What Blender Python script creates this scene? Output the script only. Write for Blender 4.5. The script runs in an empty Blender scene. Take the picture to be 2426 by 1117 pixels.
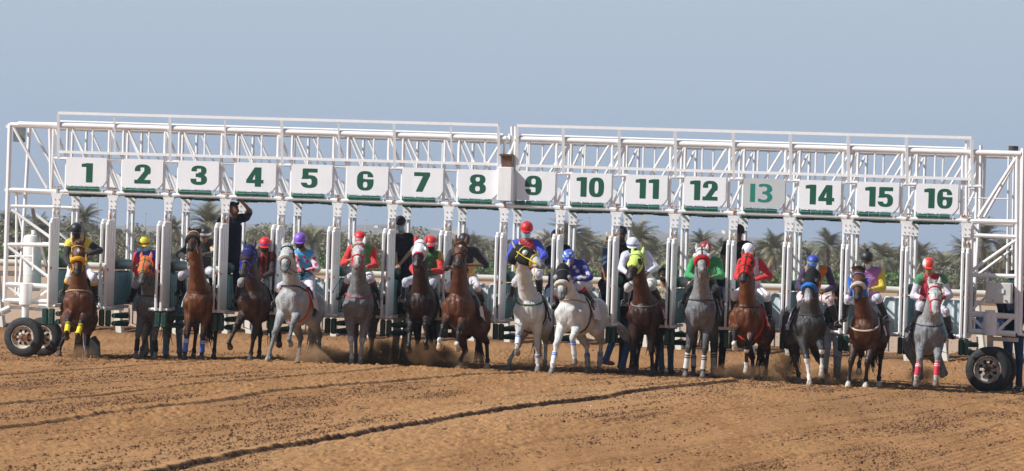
import bpy, math, random
import numpy as np
from mathutils import Vector, Matrix

# ------------------------------------------------------------------ scene, camera, sky, sun
sc = bpy.context.scene
COL = sc.collection
random.seed(7)
RNG = np.random.default_rng(7)

D0, FPX, HC, ROLL, YH = 100.0, 13450.0, 2.08, 0.031, 600.0
PITCH = math.atan((YH - 558.5) / FPX)
F_ = Vector((0, math.cos(PITCH), math.sin(PITCH)))
U0_ = Vector((0, -math.sin(PITCH), math.cos(PITCH)))
R0_ = Vector((1, 0, 0))
R_ = R0_ * math.cos(ROLL) + U0_ * math.sin(ROLL)
U_ = -R0_ * math.sin(ROLL) + U0_ * math.cos(ROLL)
CAMP = Vector((0, -D0, HC))
GK = math.tan(math.radians(11.9))          # the gate line turns its right end towards the camera

camd = bpy.data.cameras.new('camera')
camd.sensor_width = 36.0
camd.lens = 36.0 * FPX / 2426.0
camd.clip_start = 1.0
camd.clip_end = 12000.0
camd.dof.use_dof = True
camd.dof.focus_distance = 98.5
camd.dof.aperture_fstop = 9.5
cam = bpy.data.objects.new('camera', camd)
COL.objects.link(cam)
cam.matrix_world = Matrix(((R_.x, U_.x, -F_.x, CAMP.x), (R_.y, U_.y, -F_.y, CAMP.y),
                           (R_.z, U_.z, -F_.z, CAMP.z), (0, 0, 0, 1)))
sc.camera = cam

SUN_AZ, SUN_EL = math.radians(-72), math.radians(40)   # azimuth from straight behind the camera, to the left
tosun = Vector((math.sin(SUN_AZ) * math.cos(SUN_EL), -math.cos(SUN_AZ) * math.cos(SUN_EL), math.sin(SUN_EL)))
sund = bpy.data.lights.new('sun', 'SUN')
sund.energy = 5.0
sund.angle = math.radians(0.6)
sund.color = (1.0, 0.98, 0.94)
sun = bpy.data.objects.new('sun', sund)
COL.objects.link(sun)
sun.location = (-40, -60, 60)
sun.rotation_euler = tosun.to_track_quat('Z', 'Y').to_euler()

world = bpy.data.worlds.new('World')
sc.world = world
world.use_nodes = True
nt = world.node_tree
nt.nodes.clear()
wo = nt.nodes.new('ShaderNodeOutputWorld')
bg = nt.nodes.new('ShaderNodeBackground')
sky = nt.nodes.new('ShaderNodeTexSky')
sky.sky_type = 'NISHITA'
sky.sun_disc = False
sky.sun_elevation = SUN_EL
sky.sun_rotation = math.atan2(tosun.x, tosun.y)
sky.air_density = 1.0
sky.dust_density = 1.2
sky.ozone_density = 2.0
bg.inputs['Strength'].default_value = 0.07
geo = nt.nodes.new('ShaderNodeNewGeometry')
sep = nt.nodes.new('ShaderNodeSeparateXYZ')
nt.links.new(geo.outputs['Incoming'], sep.inputs[0])
mr = nt.nodes.new('ShaderNodeMapRange')       # dusty blue air low over the horizon, clear sky above it
mr.inputs[1].default_value = -0.06
mr.inputs[2].default_value = -0.22
mr.inputs[3].default_value = 0.0
mr.inputs[4].default_value = 1.0
nt.links.new(sep.outputs[2], mr.inputs[0])
ramp = nt.nodes.new('ShaderNodeMapRange')
ramp.inputs[1].default_value = 0.0
ramp.inputs[2].default_value = -0.045
nt.links.new(sep.outputs[2], ramp.inputs[0])
low = nt.nodes.new('ShaderNodeMix'); low.data_type = 'RGBA'
low.inputs['A'].default_value = (4.75, 6.1, 8.2, 1)
low.inputs['B'].default_value = (6.0, 7.15, 8.6, 1)
nt.links.new(ramp.outputs[0], low.inputs['Factor'])
mx = nt.nodes.new('ShaderNodeMix'); mx.data_type = 'RGBA'
nt.links.new(mr.outputs[0], mx.inputs['Factor'])
nt.links.new(low.outputs['Result'], mx.inputs['A'])
nt.links.new(sky.outputs[0], mx.inputs['B'])
nt.links.new(mx.outputs['Result'], bg.inputs['Color'])
nt.links.new(bg.outputs[0], wo.inputs[0])

sc.view_settings.view_transform = 'Standard'
sc.view_settings.look = 'None'
sc.view_settings.exposure = 0.16
sc.view_settings.gamma = 1.0
sc.cycles.max_bounces = 6
sc.cycles.volume_bounces = 0
sc.cycles.transparent_max_bounces = 12
sc.cycles.volume_step_rate = 2.0

# ------------------------------------------------------------------ photo pixel -> world
def ray(u, v):
    return F_ * FPX + R_ * (u - 1213.0) + U_ * (558.5 - v)
def P(u, v, Y):
    d = ray(u, v)
    return CAMP + d * ((Y + D0) / d.y)
def PG(u, v, off=0.0):                      # on the gate's front plane (off metres behind it)
    d = ray(u, v)
    return CAMP + d * ((D0 + off) / (d.y + GK * d.x))
def yg(x):
    return -GK * x

# ------------------------------------------------------------------ materials
MATS = {}
def new_mat(name):
    m = bpy.data.materials.new(name)
    m.use_nodes = True
    n = m.node_tree
    b = n.nodes['Principled BSDF']
    return m, n, b
def noise_node(n, scale, detail=3, rough=.55, vec=None):
    t = n.nodes.new('ShaderNodeTexNoise')
    t.inputs['Scale'].default_value = scale
    t.inputs['Detail'].default_value = detail
    t.inputs['Roughness'].default_value = rough
    if vec: n.links.new(vec, t.inputs['Vector'])
    return t
def objcoord(n):
    return n.nodes.new('ShaderNodeTexCoord').outputs['Object']
def rgbmix(n, fac, a, b, blend='MIX'):
    x = n.nodes.new('ShaderNodeMix'); x.data_type = 'RGBA'; x.blend_type = blend
    for k, v in (('Factor', fac), ('A', a), ('B', b)):
        if isinstance(v, (tuple, list)):
            x.inputs[k].default_value = (v[0], v[1], v[2], 1)
        elif isinstance(v, (int, float)):
            x.inputs[k].default_value = v
        else:
            n.links.new(v, x.inputs[k])
    return x.outputs['Result']
def maprange(n, src, a, b, c=0.0, d=1.0):
    x = n.nodes.new('ShaderNodeMapRange')
    for i, v in enumerate((a, b, c, d)): x.inputs[i + 1].default_value = v
    n.links.new(src, x.inputs[0])
    return x.outputs[0]
def bump(n, b, src, dist, strength=1.0):
    x = n.nodes.new('ShaderNodeBump')
    x.inputs['Strength'].default_value = strength
    x.inputs['Distance'].default_value = dist
    n.links.new(src, x.inputs['Height'])
    n.links.new(x.outputs[0], b.inputs['Normal'])
def simple(name, col, rough=.6, var=.15, scale=8.0, metal=0.0, bmp=0.0):
    """Plain paint, cloth or leather with uneven tone."""
    if name in MATS: return MATS[name]
    m, n, b = new_mat(name)
    oc = objcoord(n)
    t = noise_node(n, scale, 4, .6, oc)
    f = maprange(n, t.outputs[0], .3, .7)
    dark = tuple(c * (1 - var) for c in col); lite = tuple(min(1, c * (1 + var)) for c in col)
    n.links.new(rgbmix(n, f, dark, lite), b.inputs['Base Color'])
    b.inputs['Roughness'].default_value = rough
    b.inputs['Metallic'].default_value = metal
    if bmp: bump(n, b, noise_node(n, scale * 4, 3, .6, oc).outputs[0], bmp)
    MATS[name] = m
    return m
def paint_mat(name, col=(.78, .78, .76), rust=.6, grime=.5, rough=.42):
    """Weathered white paint with small rust blooms and streaks of dirt."""
    if name in MATS: return MATS[name]
    m, n, b = new_mat(name)
    oc = objcoord(n)
    g = noise_node(n, 3.0, 6, .65, oc)
    mp = n.nodes.new('ShaderNodeMapping'); mp.inputs['Scale'].default_value = (14, 14, 1.6)
    n.links.new(oc, mp.inputs[0])
    st = noise_node(n, 1.0, 4, .6, mp.outputs[0])
    c = rgbmix(n, maprange(n, st.outputs[0], .45, .8, 0, grime), col, tuple(x * y for x, y in zip(col, (.70, .66, .60))))
    c = rgbmix(n, maprange(n, g.outputs[0], .35, .75, 0, .35), c, tuple(x * .82 for x in col))
    r = noise_node(n, 9.0, 5, .7, oc)
    rc = noise_node(n, 40.0, 3, .6, oc)
    rcol = rgbmix(n, rc.outputs[0], (.10, .035, .015), (.42, .19, .07))
    rf = maprange(n, r.outputs[0], .78 - .13 * rust, .84 - .13 * rust)
    n.links.new(rgbmix(n, rf, c, rcol), b.inputs['Base Color'])
    b.inputs['Roughness'].default_value = rough
    bump(n, b, g.outputs[0], .003)
    MATS[name] = m
    return m
def attr_mat(name, rough=.5, var=.2, scale=9.0, dapple=0.0, sheen=0.0, bmp=.004, spec=.5):
    """Colour comes from the mesh's own colour patches (coat, silks)."""
    if name in MATS: return MATS[name]
    m, n, b = new_mat(name)
    a = n.nodes.new('ShaderNodeAttribute'); a.attribute_name = 'Col'
    oc = objcoord(n)
    t = noise_node(n, scale, 5, .6, oc)
    k = maprange(n, t.outputs[0], .3, .7, 1 - var, 1 + var)
    cc = n.nodes.new('ShaderNodeCombineXYZ')
    for i in range(3): n.links.new(k, cc.inputs[i])
    c = rgbmix(n, 1.0, a.outputs['Color'], cc.outputs[0], 'MULTIPLY')
    if dapple:
        v = n.nodes.new('ShaderNodeTexVoronoi'); v.inputs['Scale'].default_value = 16
        n.links.new(oc, v.inputs['Vector'])
        f = maprange(n, v.outputs['Distance'], .15, .55, 1.0, 1 - dapple)
        c2 = n.nodes.new('ShaderNodeCombineXYZ')
        for i in range(3): n.links.new(f, c2.inputs[i])
        c = rgbmix(n, 1.0, c, c2.outputs[0], 'MULTIPLY')
    n.links.new(c, b.inputs['Base Color'])
    b.inputs['Roughness'].default_value = rough
    b.inputs['Specular IOR Level'].default_value = spec
    if sheen:
        b.inputs['Sheen Weight'].default_value = sheen
    if name.startswith('horse_coat'):
        mp = n.nodes.new('ShaderNodeMapping'); mp.inputs['Scale'].default_value = (9, 9, 3.5); n.links.new(oc, mp.inputs[0])
        wv = noise_node(n, 1.0, 3, .5, mp.outputs[0]); wv.inputs['Distortion'].default_value = 1.2
        fn = noise_node(n, 70, 2, .5, oc)
        b1 = n.nodes.new('ShaderNodeBump'); b1.inputs['Distance'].default_value = .035; n.links.new(wv.outputs[0], b1.inputs['Height'])
        b2 = n.nodes.new('ShaderNodeBump'); b2.inputs['Distance'].default_value = .004; n.links.new(fn.outputs[0], b2.inputs['Height'])
        n.links.new(b1.outputs[0], b2.inputs['Normal']); n.links.new(b2.outputs[0], b.inputs['Normal'])
        n.links.new(maprange(n, wv.outputs[0], .3, .7, rough - .10, rough + .22), b.inputs['Roughness'])
    elif bmp: bump(n, b, noise_node(n, scale * 5, 4, .6, oc).outputs[0], bmp)
    MATS[name] = m
    return m
WHITE = paint_mat('white_gate_paint', (.84, .84, .84), .75, .45)
WHITE2 = paint_mat('white_tube_paint', (.85, .85, .85), .25, .25)
BOARDM = paint_mat('number_board_paint', (.84, .85, .87), -.5, .12, .35)
RUST = simple('rusted_steel', (.22, .085, .03), .8, .6, 30, 0, .004)
GREENPAD = simple('dark_green_vinyl', (.012, .060, .045), .45, .35, 12, 0, .003)
GREENPAD2 = simple('green_vinyl', (.015, .14, .085), .45, .3, 12, 0, .003)
TEAL = simple('teal_panel', (.11, .26, .28), .5, .25, 5, 0, .002)
PALEDOOR = paint_mat('pale_blue_door_paint', (.76, .86, .90), -.1, .4)
DIGITM = simple('green_number', (.004, .085, .052), .5, .1, 20)
DIGITM2 = simple('teal_number', (.01, .20, .15), .5, .1, 20)
RUBBER = simple('tyre_rubber', (.022, .023, .025), .75, .5, 20, 0, .006)
DARK = simple('black_strap', (.012, .012, .013), .5, .3, 20)
STEEL = simple('grey_steel', (.30, .30, .29), .45, .3, 10, .5)

# ------------------------------------------------------------------ mesh builder
class MB:
    def __init__(s):
        s.v, s.f, s.m = [], [], []
    def add(s, vs, fs, mi=0):
        o = len(s.v)
        s.v.extend([tuple(x) for x in vs])
        s.f.extend([tuple(i + o for i in f) for f in fs])
        s.m.extend([mi] * len(fs))
        return s
    def box(s, c, size, rz=0.0, mi=0, bev=0.0):
        cx, cy, cz = c; hx, hy, hz = size[0] / 2, size[1] / 2, size[2] / 2
        ca, sa = math.cos(rz), math.sin(rz)
        vs = []
        if bev <= 0:
            for z in (-hz, hz):
                for x, y in ((-hx, -hy), (hx, -hy), (hx, hy), (-hx, hy)):
                    vs.append((cx + x * ca - y * sa, cy + x * sa + y * ca, cz + z))
            return s.add(vs, [(3, 2, 1, 0), (4, 5, 6, 7), (0, 1, 5, 4), (1, 2, 6, 5), (2, 3, 7, 6), (3, 0, 4, 7)], mi)
        b = min(bev, hx * .9, hy * .9, hz * .9)
        rings = ((-hz, b), (-hz + b, 0), (hz - b, 0), (hz, b))
        for z, q in rings:
            X, Y = hx - q, hy - q
            for x, y in ((-X + b, -Y), (X - b, -Y), (X, -Y + b), (X, Y - b), (X - b, Y), (-X + b, Y), (-X, Y - b), (-X, -Y + b)):
                vs.append((cx + x * ca - y * sa, cy + x * sa + y * ca, cz + z))
        fs = [tuple(range(7, -1, -1)), tuple(range(24, 32))]
        for r in range(3):
            for k in range(8):
                a, c2 = r * 8 + k, r * 8 + (k + 1) % 8
                fs.append((a, c2, c2 + 8, a + 8))
        return s.add(vs, fs, mi)
    def bar(s, p0, p1, w, h, mi=0, up=Vector((0, 0, 1))):
        p0, p1 = Vector(p0), Vector(p1)
        d = (p1 - p0).normalized()
        if abs(d.dot(up)) > .99: up = Vector((0, 1, 0))
        a = d.cross(up).normalized(); b = a.cross(d).normalized()
        vs = []
        for p in (p0, p1):
            for i, j in ((-1, -1), (1, -1), (1, 1), (-1, 1)):
                vs.append(p + a * (i * w / 2) + b * (j * h / 2))
        return s.add(vs, [(3, 2, 1, 0), (4, 5, 6, 7), (0, 1, 5, 4), (1, 2, 6, 5), (2, 3, 7, 6), (3, 0, 4, 7)], mi)
    def tube(s, pts, r, n=8, mi=0, cap=True, flat=1.0, up=None):
        pts = [Vector(p) for p in pts]
        rs = r if isinstance(r, (list, tuple)) else [r] * len(pts)
        vs, fs = [], []
        pa = None
        for i, p in enumerate(pts):
            if i == 0: d = pts[1] - p
            elif i == len(pts) - 1: d = p - pts[i - 1]
            else: d = pts[i + 1] - pts[i - 1]
            d = d.normalized() if d.length > 1e-9 else Vector((0, 0, 1))
            if up is not None:
                a = Vector(up).cross(d)
                if a.length < 1e-4: a = pa if pa is not None else d.orthogonal()
            elif pa is None: a = d.orthogonal()
            else: a = pa - d * pa.dot(d)
            a = a.normalized(); pa = a
            b = d.cross(a)
            for k in range(n):
                t = 2 * math.pi * k / n
                vs.append(p + a * (math.cos(t) * rs[i]) + b * (math.sin(t) * rs[i] * flat))
        for i in range(len(pts) - 1):
            for k in range(n):
                k2 = (k + 1) % n
                fs.append((i * n + k, i * n + k2, (i + 1) * n + k2, (i + 1) * n + k))
        if cap:
            fs.append(tuple(range(n - 1, -1, -1)))
            fs.append(tuple((len(pts) - 1) * n + k for k in range(n)))
        return s.add(vs, fs, mi)
    def ell(s, c, r, n=12, m=8, mi=0, half=False):
        """Ellipsoid, or its upper half."""
        vs, fs = [], []
        m2 = m // 2 if half else m
        for i in range(m2 + 1):
            th = math.pi * i / m
            for k in range(n):
                ph = 2 * math.pi * k / n
                vs.append((c[0] + r[0] * math.sin(th) * math.cos(ph), c[1] + r[1] * math.sin(th) * math.sin(ph), c[2] + r[2] * math.cos(th)))
        for i in range(m2):
            for k in range(n):
                k2 = (k + 1) % n
                fs.append((i * n + k, (i + 1) * n + k, (i + 1) * n + k2, i * n + k2))
        if half: fs.append(tuple(m2 * n + k for k in range(n - 1, -1, -1)))
        return s.add(vs, fs, mi)
    def disc_ring(s, c, axis, prof, n=32, mi=0):
        """Surface of revolution about axis; prof is (offset along axis, radius)."""
        c = Vector(c); ax = Vector(axis).normalized()
        a = ax.orthogonal().normalized(); b = ax.cross(a)
        vs, fs = [], []
        for (o, r) in prof:
            for k in range(n):
                t = 2 * math.pi * k / n
                vs.append(c + ax * o + a * (math.cos(t) * r) + b * (math.sin(t) * r))
        for i in range(len(prof) - 1):
            for k in range(n):
                k2 = (k + 1) % n
                fs.append((i * n + k, i * n + k2, (i + 1) * n + k2, (i + 1) * n + k))
        return s.add(vs, fs, mi)

def rootloc(o):
    l = Vector((0, 0, 0))
    while o is not None:
        l = l + o.location; o = o.parent
    return l
def obj(name, mb, mats, parent=None, smooth=True, col=None, world=True):
    me = bpy.data.meshes.new(name)
    off = rootloc(parent) if (parent is not None and world) else Vector((0, 0, 0))
    v = np.array(mb.v if isinstance(mb, MB) else mb[0], dtype=np.float32).reshape(-1, 3)
    v = v - np.array(off, dtype=np.float32)
    f = mb.f if isinstance(mb, MB) else mb[1]
    if isinstance(f, np.ndarray):
        me.vertices.add(len(v)); me.vertices.foreach_set('co', v.ravel())
        k = f.shape[1]
        me.loops.add(f.size); me.loops.foreach_set('vertex_index', f.astype(np.int32).ravel())
        me.polygons.add(len(f))
        me.polygons.foreach_set('loop_start', np.arange(0, f.size, k, dtype=np.int32))
        me.polygons.foreach_set('loop_total', np.full(len(f), k, dtype=np.int32))
        me.update(calc_edges=True)
    else:
        me.from_pydata(v.tolist(), [], f)
    if not isinstance(mats, (list, tuple)): mats = [mats]
    for m in mats: me.materials.append(m)
    if isinstance(mb, MB) and len(mats) > 1:
        me.polygons.foreach_set('material_index', np.array(mb.m, dtype=np.int32))
    if smooth:
        me.polygons.foreach_set('use_smooth', np.ones(len(me.polygons), dtype=bool))
        if isinstance(mb, MB) and len(me.polygons) < 20000:
            me.set_sharp_from_angle(angle=math.radians(40))
    if col is not None:
        at = me.color_attributes.new('Col', 'FLOAT_COLOR', 'POINT')
        c4 = np.ones((len(v), 4), dtype=np.float32); c4[:, :3] = col
        at.data.foreach_set('color', c4.ravel())
    me.validate()
    o = bpy.data.objects.new(name, me)
    COL.objects.link(o)
    if parent is not None: o.parent = parent
    return o
def empty(name, loc):
    o = bpy.data.objects.new(name, None)
    o.empty_display_size = .2
    COL.objects.link(o); o.location = loc
    return o
def tag(o, label=None, cat=None, group=None, kind=None):
    if label: o['label'] = label
    if cat: o['category'] = cat
    if group: o['group'] = group
    if kind: o['kind'] = kind
    return o

# ------------------------------------------------------------------ smooth noise
def vnoise(x, y, scale, seed):
    x = x / scale + 1000.0; y = y / scale + 1000.0
    r = np.random.default_rng(seed).random((256, 256)).astype(np.float32)
    xi = np.floor(x).astype(np.int64); yi = np.floor(y).astype(np.int64)
    fx = x - xi; fy = y - yi
    fx = fx * fx * (3 - 2 * fx); fy = fy * fy * (3 - 2 * fy)
    a = r[xi & 255, yi & 255]; b = r[(xi + 1) & 255, yi & 255]
    c = r[xi & 255, (yi + 1) & 255]; d = r[(xi + 1) & 255, (yi + 1) & 255]
    return (a * (1 - fx) + b * fx) * (1 - fy) + (c * (1 - fx) + d * fx) * fy

# ------------------------------------------------------------------ ground: one sheet out to the horizon
CROWN_X = np.array([-60, -11, -8.6, -4.2, 0, 3.1, 5.2, 8.3, 11, 60.])
CROWN_Z = np.array([-.02, -.03, -.042, .022, .03, .03, -.03, -.058, -.05, -.05])
def gz(x):
    return float(np.interp(x, CROWN_X, CROWN_Z))
TRACKS = [   # photographed harrow lines: pixel polyline, ridge height, half width
    ([(0, 885), (250, 871), (480, 857)], .018, .05),
    ([(0, 922), (330, 903), (600, 886), (860, 868)], .013, .05),
    ([(0, 960), (270, 936), (530, 912), (800, 890), (980, 872)], .022, .05),
    ([(0, 1017), (140, 1003), (270, 983), (500, 957), (640, 935), (1000, 905), (1240, 889)], .028, .06),
    ([(120, 1180), (400, 1117), (560, 1082), (800, 1045), (1000, 1010), (1213, 975), (1400, 952), (1560, 926), (1740, 906)], .040, .055),
    ([(200, 1117), (500, 1075), (800, 1010), (1000, 975), (1300, 935)], .012, .12),
    ([(900, 1117), (1300, 1050), (1700, 985), (2100, 925)], .012, .12),
    ([(1300, 1117), (1700, 1055), (2100, 985), (2426, 935)], .012, .12),
    ([(1700, 1117), (2000, 1070), (2426, 995)], .012, .12),
]
def ground_px(u, v):
    d = ray(u, v); t = -HC / d.z
    return CAMP + d * t
def build_ground():
    dx = np.arange(-10.8, 10.81, .026)
    xs = np.concatenate([[-4000, -1500, -500, -200, -80, -40, -24, -17, -13.5, -12, -11.3], dx, [11.3, 12, 13.5, 17, 24, 40, 80, 200, 500, 1500, 4000]])
    ys = np.concatenate([[-140, -110, -90, -70, -60, -56, -53.5], np.arange(-51.5, 9.0, .054), np.arange(9, 40, .25), [42, 46, 52, 60, 75, 100, 150, 220, 320, 480, 700, 1000, 1500, 2500, 4500]])
    X, Y = np.meshgrid(xs, ys, indexing='ij')
    Z = np.interp(X, CROWN_X, CROWN_Z) * np.clip((Y + 60) / 40, 0, 1)
    dense = (np.abs(X) < 11.0) & (Y > -52.5) & (Y < 40)
    fine = dense.astype(np.float32)
    n1 = vnoise(X, Y, .046, 1); n2 = vnoise(X, Y, .095, 2); n5 = vnoise(X, Y, .21, 5); n3 = vnoise(X * 1.0, Y * .35, .5, 3); n4 = vnoise(X, Y * .22, 1.4, 4)
    rough = np.clip(.45 + 1.6 * (n4 - .35), .25, 1.25)
    smoothb = np.clip(1 - np.abs(Y * .18 - X * 1.0 + 8.4) / 1.8, 0, 1)     # the strip a float has dragged smooth beside the long furrow
    rough = rough * (1 - .55 * smoothb)
    clod = np.clip(n1 - .48, 0, 1) * .062 + np.clip(n2 - .66, 0, 1) * .060 + np.clip(n5 - .86, 0, 1) * .10
    Z = Z + fine * (clod * rough + (n3 - .5) * .012 + (n4 - .5) * .02)
    rx = X - Y * .18
    comb = np.sin(2 * np.pi * (rx + .05 * vnoise(X, Y * .2, 1.5, 71)) / .14) * .5 + .5
    Z = Z + fine * comb * .011 * np.clip((vnoise(rx, Y * .06, 1.1, 72) - .25) * 2, .2, 1) * (Y < 1)
    band = np.zeros_like(X); shade_soil = np.zeros_like(X)
    for pts, h, w in TRACKS:
        pp = [ground_px(*p) for p in pts]
        px = np.array([p.x for p in pp]); py = np.array([p.y for p in pp])
        o = np.argsort(py); px, py = px[o], py[o]
        cx = np.interp(Y, py, px)
        fade = np.clip((Y - py[0] + 2) / 2, 0, 1) * np.clip((py[-1] - Y + 3) / 3, 0, 1)
        wob = (vnoise(X * .3, Y, .30, 11) - .5) * .05 + (vnoise(X * .2, Y, .09, 13) - .5) * .03
        dd = (X - cx + wob)
        ridge = np.where(dd < 0, np.exp(-(dd / (3.2 * w)) ** 2), np.exp(-(dd / (.35 * w)) ** 2)) * h * (.75 + .5 * vnoise(X, Y, .10, 12))
        ditch = -np.exp(-((dd - 1.3 * w) / (w * .9)) ** 2) * h * .2
        Z = Z + (ridge + ditch) * fade * fine
        if h > .013: shade_soil = np.maximum(shade_soil, np.exp(-((dd - .6 * w) / (.95 * w)) ** 4) * fade * (.95 if h > .035 else .62) * np.clip(vnoise(X, Y, .10, 81) * 1.1 + (.45 if h > .035 else .1), 0, 1))  # ridge shade painted as a dark band along the furrow lines
        if h > .035:
            band = np.maximum(band, np.exp(-((dd) / 1.3) ** 2) * fade)
    # the churned windrow along the inner edge, behind the gate
    wr = np.exp(-((Y - 25 - .03 * X) / 1.2) ** 2) * (.16 + .12 * vnoise(X, Y, .4, 21)) * (np.abs(X) < 40)
    Z = Z + wr
    Z = np.where((Y > 60), Z - .0, Z)
    # hoof-churned strip just where the field breaks
    st = np.exp(-((Y - (-GK * X) + .5) / 2.2) ** 2) * fine
    Z = Z + st * (vnoise(X, Y * .7, .16, 31) - .5) * .035
    rs = np.random.default_rng(5)                     # hoof prints pressed into the loose surface
    for q in range(520):
        if q < 300: hx = rs.uniform(-8.5, 8.5); hy = -GK * hx + rs.normal(-.6, 1.6)
        else: hx = rs.uniform(-10, 10); hy = rs.uniform(-45, 6)
        i0, i1 = np.searchsorted(xs, (hx - .25, hx + .25)); j0, j1 = np.searchsorted(ys, (hy - .3, hy + .3))
        rr = np.hypot(X[i0:i1, j0:j1] - hx, (Y[i0:i1, j0:j1] - hy) * .8) / .075
        Z[i0:i1, j0:j1] += (-np.exp(-rr ** 4) * .030 + np.exp(-((rr - 1.35) / .35) ** 2) * .016) * rs.uniform(.5, 1.1)
    nx, ny = X.shape
    v = np.stack([X, Y, Z], -1).reshape(-1, 3)
    i = np.arange(nx * ny).reshape(nx, ny)
    f = np.stack([i[:-1, :-1], i[1:, :-1], i[1:, 1:], i[:-1, 1:]], -1).reshape(-1, 4)
    sandness = np.clip((Y - 26.5) / 1.5, 0, 1)
    shade_soil = np.maximum(shade_soil, np.clip(wr * 4, 0, .55) * (Y > 20))  # dark churned soil of the windrow shares this channel
    col = np.stack([sandness, band, shade_soil], -1).reshape(-1, 3)
    m, n, b = new_mat('harrowed_sand')
    a = n.nodes.new('ShaderNodeAttribute'); a.attribute_name = 'Col'
    s = n.nodes.new('ShaderNodeSeparateColor'); n.links.new(a.outputs['Color'], s.inputs[0])
    oc = objcoord(n)
    t1 = noise_node(n, 1.1, 5, .6, oc); t2 = noise_node(n, 14, 5, .7, oc)
    mp = n.nodes.new('ShaderNodeMapping'); mp.inputs['Scale'].default_value = (1.5, .12, 1)
    mp.inputs['Rotation'].default_value = (0, 0, math.radians(10))
    n.links.new(oc, mp.inputs[0]); t3 = noise_node(n, 1.0, 4, .6, mp.outputs[0])
    c = rgbmix(n, maprange(n, t3.outputs[0], .3, .7), (.32, .162, .064), (.435, .234, .100))
    c = rgbmix(n, maprange(n, t2.outputs[0], .35, .75, 0, .5), c, (.17, .080, .036))
    t4 = noise_node(n, 30, 3, .6, oc)
    c = rgbmix(n, maprange(n, t1.outputs[0], .45, .8, 0, .3), c, (.415, .23, .105))
    c = rgbmix(n, maprange(n, t4.outputs[0], .60, .68, 0, .75), c, (.075, .032, .014))
    c = rgbmix(n, maprange(n, s.outputs[1], 0, 1, 0, .5), c, (.46, .262, .122))
    c = rgbmix(n, s.outputs[0], c, rgbmix(n, maprange(n, t1.outputs[0], .3, .7), (.42, .285, .19), (.50, .36, .255)))
    c = rgbmix(n, s.outputs[2], c, (.060, .030, .018))  # painted furrow shade, and the windrow's dark soil
    n.links.new(c, b.inputs['Base Color'])
    b.inputs['Roughness'].default_value = .95
    b.inputs['Specular IOR Level'].default_value = .15
    bump(n, b, t2.outputs[0], .012)
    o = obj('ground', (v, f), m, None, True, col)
    tag(o, kind='structure')
build_ground()
# ------------------------------------------------------------------ the starting gate: one wheeled machine
RUSTW = paint_mat('half_rusted_paint', (.50, .45, .38), 2.4, .6)
AL = Vector((1, -GK, 0)).normalized()            # along the gate, towards its right end
PX = [135, 268, 400, 535, 668, 800, 930, 1063, 1195, 1328, 1460, 1598, 1738, 1870, 2007, 2147, 2290]
YB = [453 + (523 - 453) * (x - 135) / (2290 - 135.) for x in PX]
N = len(PX)
DEP = 2.3
FB = [PG(PX[i], YB[i]) for i in range(N)]        # front line, at the lower beam
FR = [Vector((p.x, p.y, 0)) for p in FB]
def shift(i): return 45 - 28 * i / 16.0
RB = []
for i in range(N):
    p = P(PX[i] + shift(i), YB[i] + 8, FR[i].y + DEP)
    RB.append(Vector((p.x, p.y, 0)))
GZ = [p.z for p in FB]
SC = [math.hypot(ray(PX[i], YB[i]).x, FPX) for i in range(N)]
def off(px, i=None):                             # photo pixels -> metres along the gate
    return px / 134.5 if i is None else px / (132.0 + 4.5 * i / 16)
def fpt(i, dpx, z, dep=0.0):
    """Point on stall line i: dpx photo-pixels to the right, height z, dep 0 front .. 1 rear."""
    b = FR[i].lerp(RB[i], dep)
    return Vector((b.x, b.y, 0)) + AL * off(dpx, i) + Vector((0, 0, z))
def zb(i): return GZ[i]
gate = empty('starting_gate', (0, 0, 0))
tag(gate, 'long white sixteen-stall starting gate on wheels with numbered boards, rusty in places', 'starting gate')
TOPZ, MIDZ = 4.12, 3.53
TOPC = {}
def gz_at(i, z):           # beam sits a few cm lower at the right end, as photographed
    return z + (GZ[i] - 2.94)

# chords of the two trusses
def chord(name, dep, z, r, mat, i0, i1, dpx0=0, dpx1=0, dz0=0):
    m = MB()
    pts = [fpt(i0, dpx0, gz_at(i0, z), dep)] + [fpt(i, 0, gz_at(i, z), dep) for i in range(i0 + 1, i1)] + [fpt(i1, dpx1, gz_at(i1, z), dep)]
    m.tube(pts, r, 10)
    return obj(name, m, mat, gate)
chord('lower_beam', 0, 2.94, .038, WHITE2, 0, 16, -16, 14)
chord('lower_beam', 1, 2.94, .038, WHITE2, 0, 16, -16, 14)
for dep in (0, 1):
    chord('top_beam', dep, TOPZ, .05, WHITE2, 0, 8, -100 if dep == 0 else -60, 0)
    chord('top_beam', dep, TOPZ, .05, WHITE2, 8, 16, 20, 125 if dep == 0 else 118)
    chord('top_beam', dep + .06, TOPZ + .07, .022, WHITE2, 0, 8, 0, -10)
    chord('top_beam', dep + .06, TOPZ + .07, .022, WHITE2, 8, 16, 30, 0)
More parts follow.
